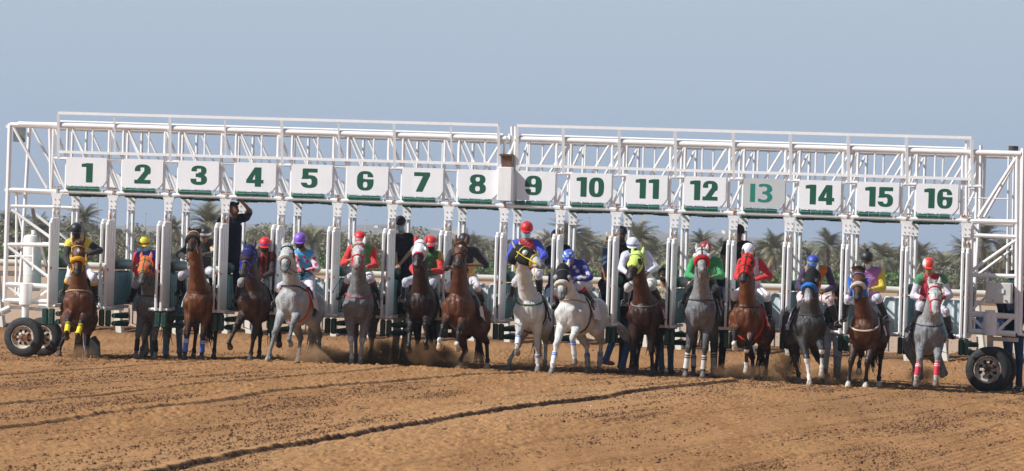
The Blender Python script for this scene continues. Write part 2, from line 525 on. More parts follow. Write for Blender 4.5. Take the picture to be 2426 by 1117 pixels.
# lattice per stall line
for i in range(N):
    left = i < 8
    for dep in (0, 1):
        m = MB()
        zt, zm, zl = gz_at(i, TOPZ), gz_at(i, MIDZ), gz_at(i, 2.94)
        A, B = -13, 22
        if i == 8: A = -4
        m.tube([fpt(i, A, zl, dep), fpt(i, A, zt, dep)], .027, 8)
        m.tube([fpt(i, B, zl, dep), fpt(i, B, zt, dep)], .027, 8)
        m.tube([fpt(i, A, zm, dep), fpt(i, B, zm, dep)], .022, 8)
        if left:
            d = [((A, zt), (B, zm)), ((A, zm), (B, zl)), ((B + 8, zt), (B + 48, zm)), ((B + 48, zm), (B + 76, zl + .1))]
            if i < 8: pass
        else:
            d = [((B, zt), (A, zm)), ((B, zm), (A, zl)), ((A - 4, zt), (A - 50, zm)), ((A - 50, zm), (A - 80, zl + .1))]
        for (a, b) in d:
            if i == 0 and a[0] < -20 and not left: continue
            m.tube([fpt(i, a[0], a[1], dep), fpt(i, b[0], b[1], dep)], .023, 7)
        if left and i < 8:
            m.tube([fpt(i, B + 62, zt, dep), fpt(i, B + 62, zm - .1, dep)], .018, 6)
        elif i > 8:
            m.tube([fpt(i, A - 66, zt, dep), fpt(i, A - 66, zm - .1, dep)], .018, 6)
        obj('lattice', m, WHITE2, gate)
    m = MB()                                           # ties across the depth of the truss
    for z in (gz_at(i, TOPZ), gz_at(i, 2.94)):
        m.tube([fpt(i, -13, z, 0), fpt(i, -13, z, 1)], .024, 7)
    obj('cross_brace', m, WHITE2, gate)

# walkway rails in front of the truss: two lengths
for (seq, last, thick) in (
        ([(138, 268), (273, 273), (406, 276), (537, 281), (672, 285), (806, 288), (937, 290), (1070, 293), (1181, 297)], 390, (0, 2, 4, 6, 8)),
        ([(1225, 298), (1336, 301), (1470, 305), (1604, 308), (1742, 311), (1877, 316), (2013, 320), (2150, 323), (2302, 327)], 425, (0, 1, 2, 3, 4, 5, 6, 7, 8))):
    u0, v0 = seq[0]; u1, v1 = seq[-1]
    lo0 = 360 if u0 < 1000 else 392
    m = MB(); w = Vector((0, -.32, 0))
    p0, p1 = PG(u0, v0, -.05), PG(u1, v1, -.05)
    m.bar(p0, p1, .045, .05)
    q0, q1 = PG(u0 + 1, lo0, -.05), PG(u1 + 2, last, -.05)
    m.bar(q0, q1, .045, .05)
    for k, (u, v) in enumerate(seq):
        f = (u - u0) / (u1 - u0)
        t = p0.lerp(p1, f); b = q0.lerp(q1, f)
        ww = .052 if k in thick else .03
        m.bar(b - Vector((0, 0, .14 if k in thick else 0)), t - Vector((0, 0, .026)), ww, ww)
        if k in thick:
            e = b - Vector((0, 0, .12))
            m.tube([e, e + Vector((.03, .06, .0))], .028, 7)
            m.tube([e - AL * .05, e + AL * .16], .026, 7)
    obj('guard_rail', m, WHITE2, gate)

# posts, doors, partitions
for i in range(N):
    f16 = i / 16.0
    zt = zb(i)
    for dep in (0, 1):
        m = MB()
        c = fpt(i, 0, 0, dep)
        rz = math.atan2(AL.y, AL.x)
        # flared head
        def ringq(w, d, z):
            return [(c + AL * (sx * w / 2) + Vector((0, sy * d / 2, 0))) + Vector((0, 0, z)) for sx, sy in ((-1, -1), (1, -1), (1, 1), (-1, 1))]
        vs = ringq(.215, .14, zt - .045) + ringq(.155, .13, zt - .12) + ringq(.14, .13, zt - .29)
        fs = [(0, 1, 2, 3), (11, 10, 9, 8)] + [(a + k, a + 4 + k, a + 4 + (k + 1) % 4, a + (k + 1) % 4) for a in (0, 4) for k in range(4)]
        m.add(vs, fs)
        zlow = .92
        for s in (-1, 1):
            m.tube([fpt(i, s * 5.6, zlow, dep), fpt(i, s * 5.6, zt - .28, dep)], .031, 8)
        for z in (zt - .14, zt - .23):
            for s in (-1, 1):
                m.tube([fpt(i, s * 5, z, dep) - Vector((0, .07, 0)), fpt(i, s * 5, z, dep) - Vector((0, .082, 0))], .011, 6)
        ob = obj('front_post' if dep == 0 else 'rear_post', m, WHITE, gate)
        m = MB()
        if dep == 0:
            for s in (-1, 1):
                m.box(fpt(i, s * 5, zt - .43) - Vector((0, .045, 0)), (.022, .03, .13), rz)
            m.box(fpt(i, 0, zt - .485) - Vector((0, .055, 0)), (.13, .035, .035), rz)
            obj('rusty_clamp', m, RUSTW, ob); m = MB()
            m.box(fpt(i, 1, zt + .0) - Vector((0, .045, 0)), (.03, .02, .18), rz)
            m.box(fpt(i, 0, zt + .075) - Vector((0, .03, 0)), (.17, .03, .025), rz)
            obj('rusty_pin', m, RUSTW, ob)
    # two opened front doors, folded forward
    wl, wr = 12 - 4.5 * f16, 14 - 5.2 * f16
    gap = 0 + 3 * f16
    # hinge px and free-edge px relative to the post
    lh, lf = -8 + 3 * f16, -8 + 3 * f16 - wl
    rh, rf = 7 - 0 * f16, 7 - wr
    zh, zl = gz_at(i, 2.42), .93
    def edge(dpx, z, fwd): return fpt(i, dpx, z) + Vector((0, -fwd, 0))
    for side, (h, fr) in (('l', (lh, lf)), ('r', (rh, rf))):
        if i == 0 and side == 'l': continue
        m = MB()
        a, b = edge(h, 0, .05), edge(fr, 0, .52)
        z0 = zl if side == 'r' else gz_at(i, 1.72)
        zt2 = zh if side == 'r' else zh + .01
        mid = (a + b) / 2; d = (b - a)
        ang = math.atan2(d.y, d.x)
        m.box((mid.x, mid.y, (z0 + zt2) / 2), (d.length, .035, zt2 - z0), ang)
        # ribs pressed into the panel
        nr = 3
        nrm = Vector((-d.y, d.x, 0)).normalized()
        for k in range(nr):
            q = a.lerp(b, (k + .7) / (nr + .4))
            for sg in (1, -1):
                m.box((q.x + nrm.x * .02 * sg, q.y + nrm.y * .02 * sg, (max(z0, 1.75) + zt2) / 2), (.05, .016, (zt2 - max(z0, 1.75)) * .92), ang)
        ob = obj('front_door', m, WHITE, gate)
        m = MB()
        fb = edge(fr, 0, .54)
        m.tube([(a.x, a.y, zt2 + .01), (a.lerp(fb, .8).x, a.lerp(fb, .8).y, zt2 + .015), (fb.x, fb.y, zt2 - .05), (fb.x, fb.y, .86)], .026, 8)
        m.tube([(a.x, a.y, z0), (fb.x, fb.y, z0)], .018, 6)
        obj('door_frame', m, WHITE2, ob)
        if side == 'l':
            m = MB()
            for zz in (1.45, 1.20):
                m.box(edge((h + fr) / 2, zz, .15), (.05, .05, .2), ang)
            m.box(edge(h, 1.3, .08), (.05, .06, .75), 0)
            obj('door_latch', m, simple('dark_rusty_steel', (.06, .045, .04), .8, .5, 25), ob)
        m = MB()
        m.box((fb.x + .03, fb.y, 1.56), (.035, .03, .05), ang)
        obj('hinge', m, RUSTW, ob)
    # kick rail, hanging pads and rungs
    m = MB()
    m.tube([edge(-36 if i % 3 else -30, .885, .5), edge(8, .885, .5), edge(12, .885, .3), edge(14, .885, 0)], .028, 8)
    m.tube([fpt(i, 6, .885), fpt(i, 0, .885, 1)], .028, 8)
    obj('kick_rail', m, WHITE2, gate)
    m = MB()
    for dp, fw in ((-14 + 4 * f16, .5), (2, .5)):
        c = edge(dp, 0, fw); m = MB()
        m.box((c.x, c.y, .69 + .006 * ((i * 5) % 3)), (.105 - .02 * f16, .10, .30 - .01 * (i % 3)), .05 * ((i * 3) % 5 - 2), 0, .02)
        obj('hanging_pad', m, GREENPAD, gate)
    m = MB()
    for z in (.74, .60):
        m = MB()
        m.tube([fpt(i, 10, z, .02), fpt(i, 42 - 10 * f16 if i else 30, z, .1)], .045, 8)
        m.tube([fpt(i, 10, z, .02), fpt(i, 0, z, 1)], .045, 8)
        obj('side_bar', m, GREENPAD, gate)
    m = MB()
    m.tube([fpt(i, 44 - 12 * f16, .88, .1), fpt(i, 46 - 12 * f16, .70, .1), fpt(i, 42 - 12 * f16, .57, .1)], .016, 6)
    obj('side_hoop', m, WHITE2, gate)
    # partition between two stalls with its padded roll
    a, b = fpt(i, 4, 0, .03), fpt(i, 0, 0, .98)
    d = b - a; ang = math.atan2(d.y, d.x); mid = (a + b) / 2
    m = MB()
    m.box((mid.x, mid.y, 1.235), (d.length, .10, .62), ang, 0, .03)
    for k in range(1, 8):
        q = a.lerp(b, k / 8.0)
        m.box((q.x, q.y, 1.235), (.02, .112, .60), ang)
    pt = obj('partition', m, TEAL, gate)
    m = MB()
    m.tube([a + Vector((0, 0, 1.655)), a.lerp(b, .02) + Vector((0, 0, 1.66)), b.lerp(a, .02) + Vector((0, 0, 1.66)), b + Vector((0, 0, 1.655))], [.07, .095, .095, .07], 12)
    obj('padded_roll', m, GREENPAD, pt)
    # numbers and boards
    if i < 16:
        j = i
        gapw = off(PX[i + 1] - PX[i], i)
        zt2 = gz_at(i, 3.555); zl2 = gz_at(i, 3.045)
        wide = 100 if i not in (8,) else 92
        x0 = 21 + (8 if i == 8 else 0)
        if i == 7: wide = 96
        c0 = fpt(i, x0, 0, 0) + Vector((0, -.075, 0)); c1 = c0 + AL * off(wide, i)
        ch = .075
        L = off(wide, i); H = zt2 - zl2
        prof = [(.03, 0), (L - ch - .02, 0), (L - .02, ch), (L, ch + .03), (L, H - .03), (L - .03, H), (.03, H), (0, H - .03), (0, .03)]
        m = MB(); vs = []
        for dy in (0, .03):
            for (x, z) in prof:
                vs.append(c0 + AL * x + Vector((0, dy, zl2 + z)))
        n_ = len(prof)
        m.add(vs, [tuple(range(n_)), tuple(range(2 * n_ - 1, n_ - 1, -1))] + [(k, (k + n_) , (k + 1) % n_ + n_, (k + 1) % n_) for k in range(n_)])
        bo = obj('number_board', m, simple('bare_board_paint', (.50, .52, .53), .4, .04, 3) if i == 12 else BOARDM, gate, smooth=False)
        for xx in (.04, L * .42, L - ch):
            m = MB(); m.box(c0 + AL * xx + Vector((0, .03, zl2 - .035)), (.018, .02, .09), 0); obj('board_bracket', m, WHITE2, bo)
        m = MB(); m.tube([c0 + AL * L + Vector((0, .05, zl2 + H)), c0 + AL * (L + .012) + Vector((0, .04, zl2 + .1)), c0 + AL * (L - .09) + Vector((0, .04, zl2 - .05))], .012, 6)
        obj('board_bracket', m, WHITE2, bo)
        # blank rear board with its back to us, hung on the far truss
        m = MB()
        c2 = fpt(i, x0, zl2 + .14, 1) + AL * (L * .55) + Vector((0, .07, 0))
        m.box(c2, (L * .75, .03, H * .48), math.atan2(AL.y, AL.x))
        obj('rear_board', m, BOARDM, gate)
        # padded strips over and under the beam
        m = MB()
        for k in range(3):
            s0 = 24 + (80 / 3.0) * k
            m.tube([fpt(i, s0 + 1, gz_at(i, 2.995), .0) - Vector((0, .03, 0)), fpt(i, s0 + 80 / 3.0 - 1, gz_at(i, 2.995), .0) - Vector((0, .03, 0))], .036, 8)
        obj('overhead_pad', m, GREENPAD2, gate)
        for dep, z in ((.5, 2.90), (.97, 2.90)):
            m = MB()
            for k in range(3):
                s0 = 8 + 34 * k
                m.box((fpt(i, s0 + 16, gz_at(i, z) + .008 * ((k * 7 + i) % 3), dep)), (.262, .12, .075), math.atan2(AL.y, AL.x), 0, .02)
            obj('overhead_pad', m, GREENPAD, gate)
        # pale rear doors, two to a stall
        for hh in (0, 1):
            r0 = RB[i].lerp(RB[i + 1], .09 + .42 * hh); r1 = RB[i].lerp(RB[i + 1], .49 + .42 * hh)
            w = (r1 - r0)
            pf = [(0, .82), (1, .82), (1, 1.38), (.88, 1.50), (.12, 1.50), (0, 1.38)]
            m = MB(); vs = []
            for dy in (0, .05):
                for (x, z) in pf: vs.append(r0 + w * x + Vector((0, dy + .05, z)))
            m.add(vs, [(5, 4, 3, 2, 1, 0)[::-1], (6, 7, 8, 9, 10, 11)[::-1]] + [(k, k + 6, (k + 1) % 6 + 6, (k + 1) % 6) for k in range(6)])
            ro = obj('rear_door', m, PALEDOOR, gate, smooth=False)
            m = MB()
            m.tube([r0 + w * x + Vector((0, .03, z)) for (x, z) in pf + pf[:1]], .018, 6)
            m.tube([r0 + w * .5 + Vector((0, .03, .82)), r0 + w * .5 + Vector((0, .03, 1.5))], .014, 6)
            m.tube([r0 + w * 0 + Vector((0, .03, .82)), r0 + w * 0 + Vector((0, .03, .58)), r0 + w * .3 + Vector((0, .03, .54)), r0 + w * .3 + Vector((0, .03, .82))], .014, 6)
            obj('door_frame', m, WHITE2, ro)

# ------------------------------------------------------------------ numbers
def se(x, y, cx, cy, rx, ry, n=2.8):
    return ((np.abs((x - cx) / rx) ** n + np.abs((y - cy) / ry) ** n) ** (1.0 / n) - 1) * min(rx, ry)
def bx(x, y, x0, y0, x1, y1):
    return np.maximum(np.maximum(x0 - x, x - x1), np.maximum(y0 - y, y - y1))
def poly(x, y, pts):                       # convex, counter-clockwise
    d = None
    for k in range(len(pts)):
        (ax, ay), (bx_, by_) = pts[k], pts[(k + 1) % len(pts)]
        ex, ey = bx_ - ax, by_ - ay; L = math.hypot(ex, ey)
        q = ((x - ax) * ey - (y - ay) * ex) / L
        d = q if d is None else np.maximum(d, q)
    return d
def glyph(ch, x, y):
    mn, mxx = np.minimum, np.maximum
    if ch == '1':
        return mn(bx(x, y, .26, 0, .60, 1), poly(x, y, [(.02, .80), (.30, .80), (.30, 1), (.10, .97), (.02, .95)]))
    if ch == '0':
        return mxx(se(x, y, .42, .5, .42, .5), -se(x, y, .42, .5, .11, .32))
    if ch == '8':
        return mxx(mxx(mn(se(x, y, .42, .74, .385, .26, 2.5), se(x, y, .42, .28, .42, .28, 2.5)), -se(x, y, .42, .75, .11, .11)), -se(x, y, .42, .27, .12, .13))
    if ch == '3':
        d = mn(se(x, y, .42, .74, .385, .26, 2.5), se(x, y, .42, .28, .42, .28, 2.5))
        d = mxx(d, -bx(x, y, .31, .66, .53, .84)); d = mxx(d, -bx(x, y, .30, .17, .54, .38))
        d = mxx(d, -bx(x, y, -.1, .32, .26, .70))
        d = mxx(d, -bx(x, y, .0, .60, .40, .70)); d = mxx(d, -bx(x, y, .0, .32, .40, .41))
        return mn(d, bx(x, y, .27, .43, .55, .59))
    if ch == '2':
        d = mxx(se(x, y, .42, .68, .41, .32, 2.5), -bx(x, y, .30, .60, .50, .84))
        d = mxx(d, -bx(x, y, -.1, .2, .5, .64)); d = mxx(d, -poly(x, y, [(.2, .2), (.9, .2), (.9, .5), (.2, .5)]))
        d = mn(d, poly(x, y, [(.0, .0), (.36, .0), (.80, .62), (.50, .66)]))
        return mn(d, bx(x, y, 0, 0, .84, .20))
    if ch == '4':
        d = mn(bx(x, y, .44, 0, .76, 1), bx(x, y, .0, .18, .88, .36))
        t = poly(x, y, [(0, .34), (.30, .34), (.60, 1), (.42, 1)])
        return mn(d, t)
    if ch == '5':
        d = mn(bx(x, y, .08, .80, .82, 1), bx(x, y, .06, .46, .36, .98))
        b_ = mxx(se(x, y, .41, .33, .42, .33, 2.6), -se(x, y, .41, .32, .12, .16))
        b_ = mxx(b_, -bx(x, y, -.1, .27, .36, .46))
        return mn(d, b_)
    if ch in '69':
        if ch == '9': x = .84 - x; y = 1 - y
        d = mxx(se(x, y, .42, .5, .42, .5, 2.7), -se(x, y, .42, .30, .11, .15))
        d = mxx(d, -bx(x, y, .31, .60, .53, .84)); d = mxx(d, -bx(x, y, .42, .585, 1.0, .69))
        return d
    if ch == '7':
        return mn(bx(x, y, 0, .80, .80, 1), poly(x, y, [(.10, 0), (.44, 0), (.80, .84), (.46, .84)]))
def glyph_mesh(ch, res=44):
    n = res
    xs = np.linspace(-.03, .92, n); ys = np.linspace(-.03, 1.03, n)
    X, Y = np.meshgrid(xs, ys, indexing='ij'); D = glyph(ch, X, Y)
    V, Fc, idx = [], [], {}
    def vid(k, p):
        if k not in idx: idx[k] = len(V); V.append(p)
        return idx[k]
    for i in range(n - 1):
        for j in range(n - 1):
            c = [(i, j), (i + 1, j), (i + 1, j + 1), (i, j + 1)]
            d = [D[a] for a in c]
            if min(d) >= 0: continue
            pl = []
            for k in range(4):
                a, b = c[k], c[(k + 1) % 4]; da, db = d[k], d[(k + 1) % 4]
                if da < 0: pl.append(vid(a, (xs[a[0]], ys[a[1]])))
                if (da < 0) != (db < 0):
                    t = da / (da - db); key = (min(a, b), max(a, b))
                    pl.append(vid(key, (xs[a[0]] * (1 - t) + xs[b[0]] * t, ys[a[1]] * (1 - t) + ys[b[1]] * t)))
            if len(pl) >= 3: Fc.append(tuple(pl))
    return V, Fc
GM = {c: glyph_mesh(c) for c in '0123456789'}
boards = [o for o in gate.children if o.name.startswith('number_board')]
NUMC = [(207, 410), (339, 413), (472, 416), (604, 420), (734, 423), (866, 429), (1001, 432), (1132, 437), (1264, 440), (1398, 444), (1533, 448), (1667, 452), (1803, 458), (1941, 462), (2082, 467), (2222, 471)]
for k in range(16):
    t = str(k + 1)
    u, v = NUMC[k]
    c = PG(u, v, -.0)
    m = MB()
    if k == 12:
        cu = bpy.data.curves.new('t', 'FONT'); cu.body = t; cu.size = .52; cu.resolution_u = 6; cu.space_character = .72
        to = bpy.data.objects.new('t', cu); COL.objects.link(to)
        bpy.context.view_layer.update()
        me = to.evaluated_get(bpy.context.evaluated_depsgraph_get()).to_mesh()
        xsx = [w.co.x for w in me.vertices]; ysx = [w.co.y for w in me.vertices]
        mx_, my_ = (min(xsx) + max(xsx)) / 2, (min(ysx) + max(ysx)) / 2
        sxx = .37 / (max(xsx) - min(xsx)); syy = .325 / (max(ysx) - min(ysx))
        for dd_ in (-.011, 0, .011):
            vs = [(w.co.x - mx_) * sxx + dd_ for w in me.vertices]
            m.add([c + AL * a + Vector((0, -.0768 - .0006 * (dd_ + .011) / .011, (w.co.y - my_) * syy)) for a, w in zip(vs, me.vertices)], [tuple(p.vertices) for p in me.polygons])
        to.evaluated_get(bpy.context.evaluated_depsgraph_get()).to_mesh_clear()
        bpy.data.objects.remove(to)
    else:
        Hh = .345; W1 = .31 if len(t) == 1 else .275
        wid = {'1': .62}
        adv = [wid.get(ch, .86) * W1 / .86 * (1.0) for ch in t]
        gapc = .035
        tot = sum(adv) + gapc * (len(t) - 1)
        x = -tot / 2
        for ch, ad in zip(t, adv):
            V, Fc = GM[ch]
            s = W1 / .86
            m.add([c + AL * (x + p[0] * s) + Vector((0, -.0768, (p[1] - .5) * Hh - .0)) for p in V], Fc)
            x += ad + gapc
    obj('number', m, DIGITM2 if k == 12 else DIGITM, boards[k], smooth=False)

# ------------------------------------------------------------------ centre box, horn, ends, wheels
m = MB(); c = fpt(8, 2, 0, 0)
p0 = PG(1199, 437, 0)
m.box((p0.x, p0.y - .12, p0.z), (.25, .26, .60), math.atan2(AL.y, AL.x), 0, .01)
obj('centre_box', m, WHITE, gate)
m = MB(); p0 = PG(1200, 380, 0)
b0 = Vector((p0.x, p0.y - .05, p0.z))
vs = []
for z, w in ((-.13, .085), (.07, .10), (.075, .125), (.105, .125)):
    for sx, sy in ((-1, -1), (1, -1), (1, 1), (-1, 1)): vs.append(b0 + Vector((sx * w, sy * w, z)))
m.add(vs, [(3, 2, 1, 0), (12, 13, 14, 15)] + [(r * 4 + k, r * 4 + (k + 1) % 4, r * 4 + 4 + (k + 1) % 4, r * 4 + 4 + k) for r in range(3) for k in range(4)])
obj('horn', m, simple('brown_rust', (.16, .085, .055), .8, .4, 14), gate, smooth=False)
m = MB()
for u in (1213, 1222):
    m.tube([PG(u, 300, .1), PG(u, 480, .1)], .028, 8)
m.tube([PG(1206, 318, .2), PG(1212, 366, 0)], .015, 6)
obj('lattice', m, WHITE2, gate)

def T(m, a, b, r, o1=0.0, o2=None, n=8):
    m.tube([PG(a[0], a[1], o1), PG(b[0], b[1], o1 if o2 is None else o2)], r, n)
# left end frame
m = MB()
T(m, (24, 293), (11, 716), .042)
T(m, (118, 300), (121, 448), .03)
for a, b, r in (((22, 450), (135, 455), .04), ((26, 489), (128, 491), .03), ((12, 580), (126, 580), .036), ((15, 674), (125, 680), .045), ((9, 712), (128, 716), .045),
                ((30, 299), (112, 446), .028), ((27, 497), (126, 568), .028), ((12, 579), (124, 664), .028), ((24, 296), (135, 300), .045)):
    T(m, a, b, r)
T(m, (18, 678), (60, 712), .026); T(m, (122, 682), (80, 714), .026)
T(m, (14, 608), (80, 608), .018); T(m, (78, 580), (78, 640), .018)
ef = obj('end_frame', m, WHITE2, gate)
m = MB()
T(m, (70, 302), (50, 640), .034, 2.3); T(m, (50, 640), (45, 700), .034, 2.3); T(m, (40, 450), (38, 700), .025, 1.2)
for a, b, r in (((60, 455), (180, 461), .03), ((60, 489), (175, 493), .03), ((77, 303), (145, 436), .026), ((74, 500), (160, 568), .028), ((60, 575), (170, 582), .03), ((45, 512), (66, 600), .02)):
    T(m, a, b, r, 2.3)
for y in (300, 450, 580, 712):
    T(m, (22 - y * .02, y), (64 - y * .03, y + 8), .03, 0, 2.3)
obj('end_frame', m, WHITE2, gate)
m = MB()
q = PG(46, 319, .4); m.box(q, (.22, .04, .27), 0)
obj('end_plate', m, simple('grey_plate', (.22, .24, .25), .6, .2), gate)
m = MB()
q0, q1 = PG(76, 690, 1.0), PG(77, 556, 1.0)
m.tube([q0, q0.lerp(q1, .06), q0.lerp(q1, .93), q0.lerp(q1, .975), q1], [.13, .165, .165, .15, .08], 24)
tk = obj('water_drum', m, simple('white_plastic', (.74, .76, .74), .4, .05), gate)
m = MB(); m.tube([PG(81, 556, .95), PG(81, 546, .95)], .05, 16); m.tube([q0.lerp(q1, .62), q0.lerp(q1, .63)], .169, 24); m.tube([q0.lerp(q1, .3), q0.lerp(q1, .31)], .169, 24)
obj('drum_cap', m, WHITE2, tk)
m = MB(); m.bar(PG(76, 492, .3), PG(116, 656, .3), .07, .05)
obj('brace_arm', m, simple('grey_brown_steel', (.28, .25, .22), .7, .3), gate)
m = MB(); T(m, (62, 672), (60, 722), .11, -.05, n=16); T(m, (60, 722), (60, 760), .065, -.05, n=12)
obj('king_post', m, WHITE, gate)
m = MB()
m.bar(PG(24, 728, .1), PG(104, 734, .1), .08, .06); m.bar(PG(0, 745, -.1), PG(22, 734, .1), .08, .07)
m.tube([PG(-10, 745, -.12), PG(22, 730, .0)], .05, 10)
obj('tow_bar', m, WHITE, gate)
# right end frame
m = MB()
T(m, (2424, 352), (2416, 795), .042); T(m, (2410, 365), (2408, 790), .036)
T(m, (2302, 530), (2298, 790), .04); T(m, (2290, 335), (2290, 520), .03)
for a, b, r in (((2302, 524), (2410, 527), .045), ((2308, 558), (2408, 562), .036), ((2300, 652), (2408, 655), .036), ((2296, 743), (2406, 751), .05), ((2296, 785), (2406, 792), .05),
                ((2412, 368), (2318, 515), .03), ((2406, 570), (2302, 642), .03), ((2300, 750), (2336, 783), .028), ((2400, 752), (2362, 786), .028), ((2335, 705), (2296, 740), .022), ((2339, 653), (2339, 672), .022)):
    T(m, a, b, r)
obj('end_frame', m, WHITE2, gate)
m = MB()
T(m, (2324, 345), (2322, 520), .03, 2.3); T(m, (2320, 520), (2305, 760), .03, 2.3); T(m, (2390, 365), (2386, 660), .02, 2.3); T(m, (2402, 365), (2398, 660), .02, 2.3)
T(m, (2400, 395), (2332, 515), .026, 2.3); T(m, (2400, 590), (2312, 655), .026, 2.3); T(m, (2318, 530), (2400, 534), .03, 2.3)
T(m, (2280, 469), (2390, 472), .012, 1.0)
for y in (362, 527, 655, 790): T(m, (2416, y), (2428, y + 6), .03, 0, 2.3)
obj('end_frame', m, WHITE2, gate)
m = MB(); q = PG(2401, 352, .1); m.tube([q - Vector((0, 0, .05)), q + Vector((0, 0, .04))], .085, 16); m.tube([q - Vector((0, 0, .09)), q - Vector((0, 0, .05))], .05, 12)
obj('beacon_lamp', m, simple('brown_lamp', (.06, .05, .045), .5, .2), gate)
m = MB(); q = PG(2367, 695, -.1); m.box(q, (.45, .22, .36), math.atan2(AL.y, AL.x), 0, .015)
cb = obj('control_box', m, simple('box_cream_paint', (.60, .60, .57), .5, .08, 4), gate)
m = MB(); q2 = PG(2371, 690, -.225); m.box(q2, (.11, .012, .08), math.atan2(AL.y, AL.x))
obj('label_plate', m, simple('plate_white', (.72, .74, .75), .5, .03), cb)
m = MB(); m.box(PG(2352, 712, -.225), (.03, .02, .02), 0); m.box(PG(2382, 712, -.225), (.03, .02, .02), 0)
obj('catch', m, STEEL, cb)
m = MB(); T(m, (2346, 742), (2346, 795), .12, -.05, n=16); 
m.tube([PG(2346, 735, -.05), PG(2346, 743, -.05)], .09, 12)
obj('king_post', m, WHITE, gate)
m = MB(); m.bar(PG(2346, 795, .05), PG(2346, 860, .05), .10, .10); m.bar(PG(2350, 803, .05), PG(2412, 806, .05), .09, .07)
obj('axle_arm', m, simple('raw_cream_steel', (.50, .47, .40), .6, .25), gate)
m = MB(); m.bar(PG(2346, 870, -.35), PG(2376, 868, .9), .07, .07)
obj('axle', m, RUST, gate); m = MB()
m.bar(PG(59, 801, -.35), PG(100, 800, .9), .07, .07)
obj('axle', m, RUST, gate)
m = MB(); m.bar(PG(60, 755, -.05), PG(60, 800, .1), .10, .10)
obj('axle_arm', m, simple('raw_cream_steel', (.50, .47, .40), .6, .25), gate)

RIMW = simple('rusty_white_rim', (.60, .56, .50), .55, .2, 10)
def rust_rim():
    m_, n, b = new_mat('rusted_white_rim')
    oc = objcoord(n)
    r = noise_node(n, 12, 5, .7, oc)
    c = rgbmix(n, maprange(n, r.outputs[0], .50, .60), (.56, .51, .44), (.30, .12, .045))
    n.links.new(c, b.inputs['Base Color']); b.inputs['Roughness'].default_value = .6
    return m_
RIMR = rust_rim()
HUBC = simple('rusted_hub', (.25, .10, .045), .8, .6, 20)
def wheel(c, R, rimr, facing, width=.24, holes=8):
    """facing: axis pointing out of the visible rim."""
    ax = Vector(facing).normalized()
    w = width / 2
    m = MB()
    prof = [(-w * .75, rimr * .98), (-w, rimr * 1.12), (-w * 1.02, (R + rimr) / 2), (-w * .9, R * .93), (-w * .7, R * .985), (-w * .3, R), (w * .3, R), (w * .7, R * .985), (w * .9, R * .93), (w * 1.02, (R + rimr) / 2), (w, rimr * 1.12), (w * .75, rimr * .98)]
    m.disc_ring(c, ax, prof, 48)
    # tread grooves
    wh = obj('wheel', m, RUBBER, gate)
    m = MB()
    m.disc_ring(c, ax, [(w * .78, rimr * 1.0), (w * .88, rimr * 1.02), (w * .90, rimr * .97), (w * .70, rimr * .92), (w * .45, rimr * .86), (w * .40, rimr * .72)], 48)
    m.disc_ring(c, ax, [(-w * .88, rimr * 1.02), (-w * .6, rimr * .9), (w * .40, rimr * .88)], 48)
    # spokes of the pressed disc with holes between
    a = ax.orthogonal().normalized(); b = ax.cross(a)
    for k in range(holes):
        t = 2 * math.pi * k / holes; dt = math.pi / holes
        vs = []
        for (rr, fw, oo) in ((rimr * .74, .62, .40), (rimr * .55, .42, .58), (rimr * .36, .98, .66)):
            for s in (-1, 1):
                tt = t + s * dt * fw
                vs.append(c + ax * (w * oo) + a * math.cos(tt) * rr + b * math.sin(tt) * rr)
        m.add(vs, [(0, 1, 3, 2), (2, 3, 5, 4)])
    m.disc_ring(c, ax, [(w * .60, rimr * .37), (w * .66, rimr * .33), (w * .66, rimr * .17)], 32)
    rm = obj('rim', m, RIMR, wh)
    m = MB()
    m.disc_ring(c, ax, [(w * .2, rimr * .75), (w * .15, rimr * .02)], 24)
    m.disc_ring(c, ax, [(w * .62, rimr * .19), (w * 1.05, rimr * .17), (w * 1.1, rimr * .12), (w * 1.1, .002)], 20)
    obj('hub', m, simple('dark_hub', (.07, .055, .05), .6, .5, 30), wh)
    for k in range(8):
        m = MB()
        t = 2 * math.pi * (k + .5) / 8
        q = c + ax * (w * .66) + a * math.cos(t) * rimr * .27 + b * math.sin(t) * rimr * .27
        m.tube([q, q + ax * .025], .014, 6)
        obj('wheel_nut', m, HUBC, rm)
    return wh
fac = Vector((-.22, -1, 0)).normalized()
for (u, v, R, rr, offs) in ((59, 797, .355, .205, (-.12, .75)), (2340, 876, .392, .235, (-.12, .50))):
    for k, o_ in enumerate(offs):
        c = PG(u, v, 0)
        c = Vector((c.x, c.y + o_, R + gz(c.x) - .01))
        sh = (.30 if u < 1000 else .24) * (o_ - offs[0])
        c.x += sh
        wheel(c, R, rr, fac if k == 0 else fac * 1.0, .26)
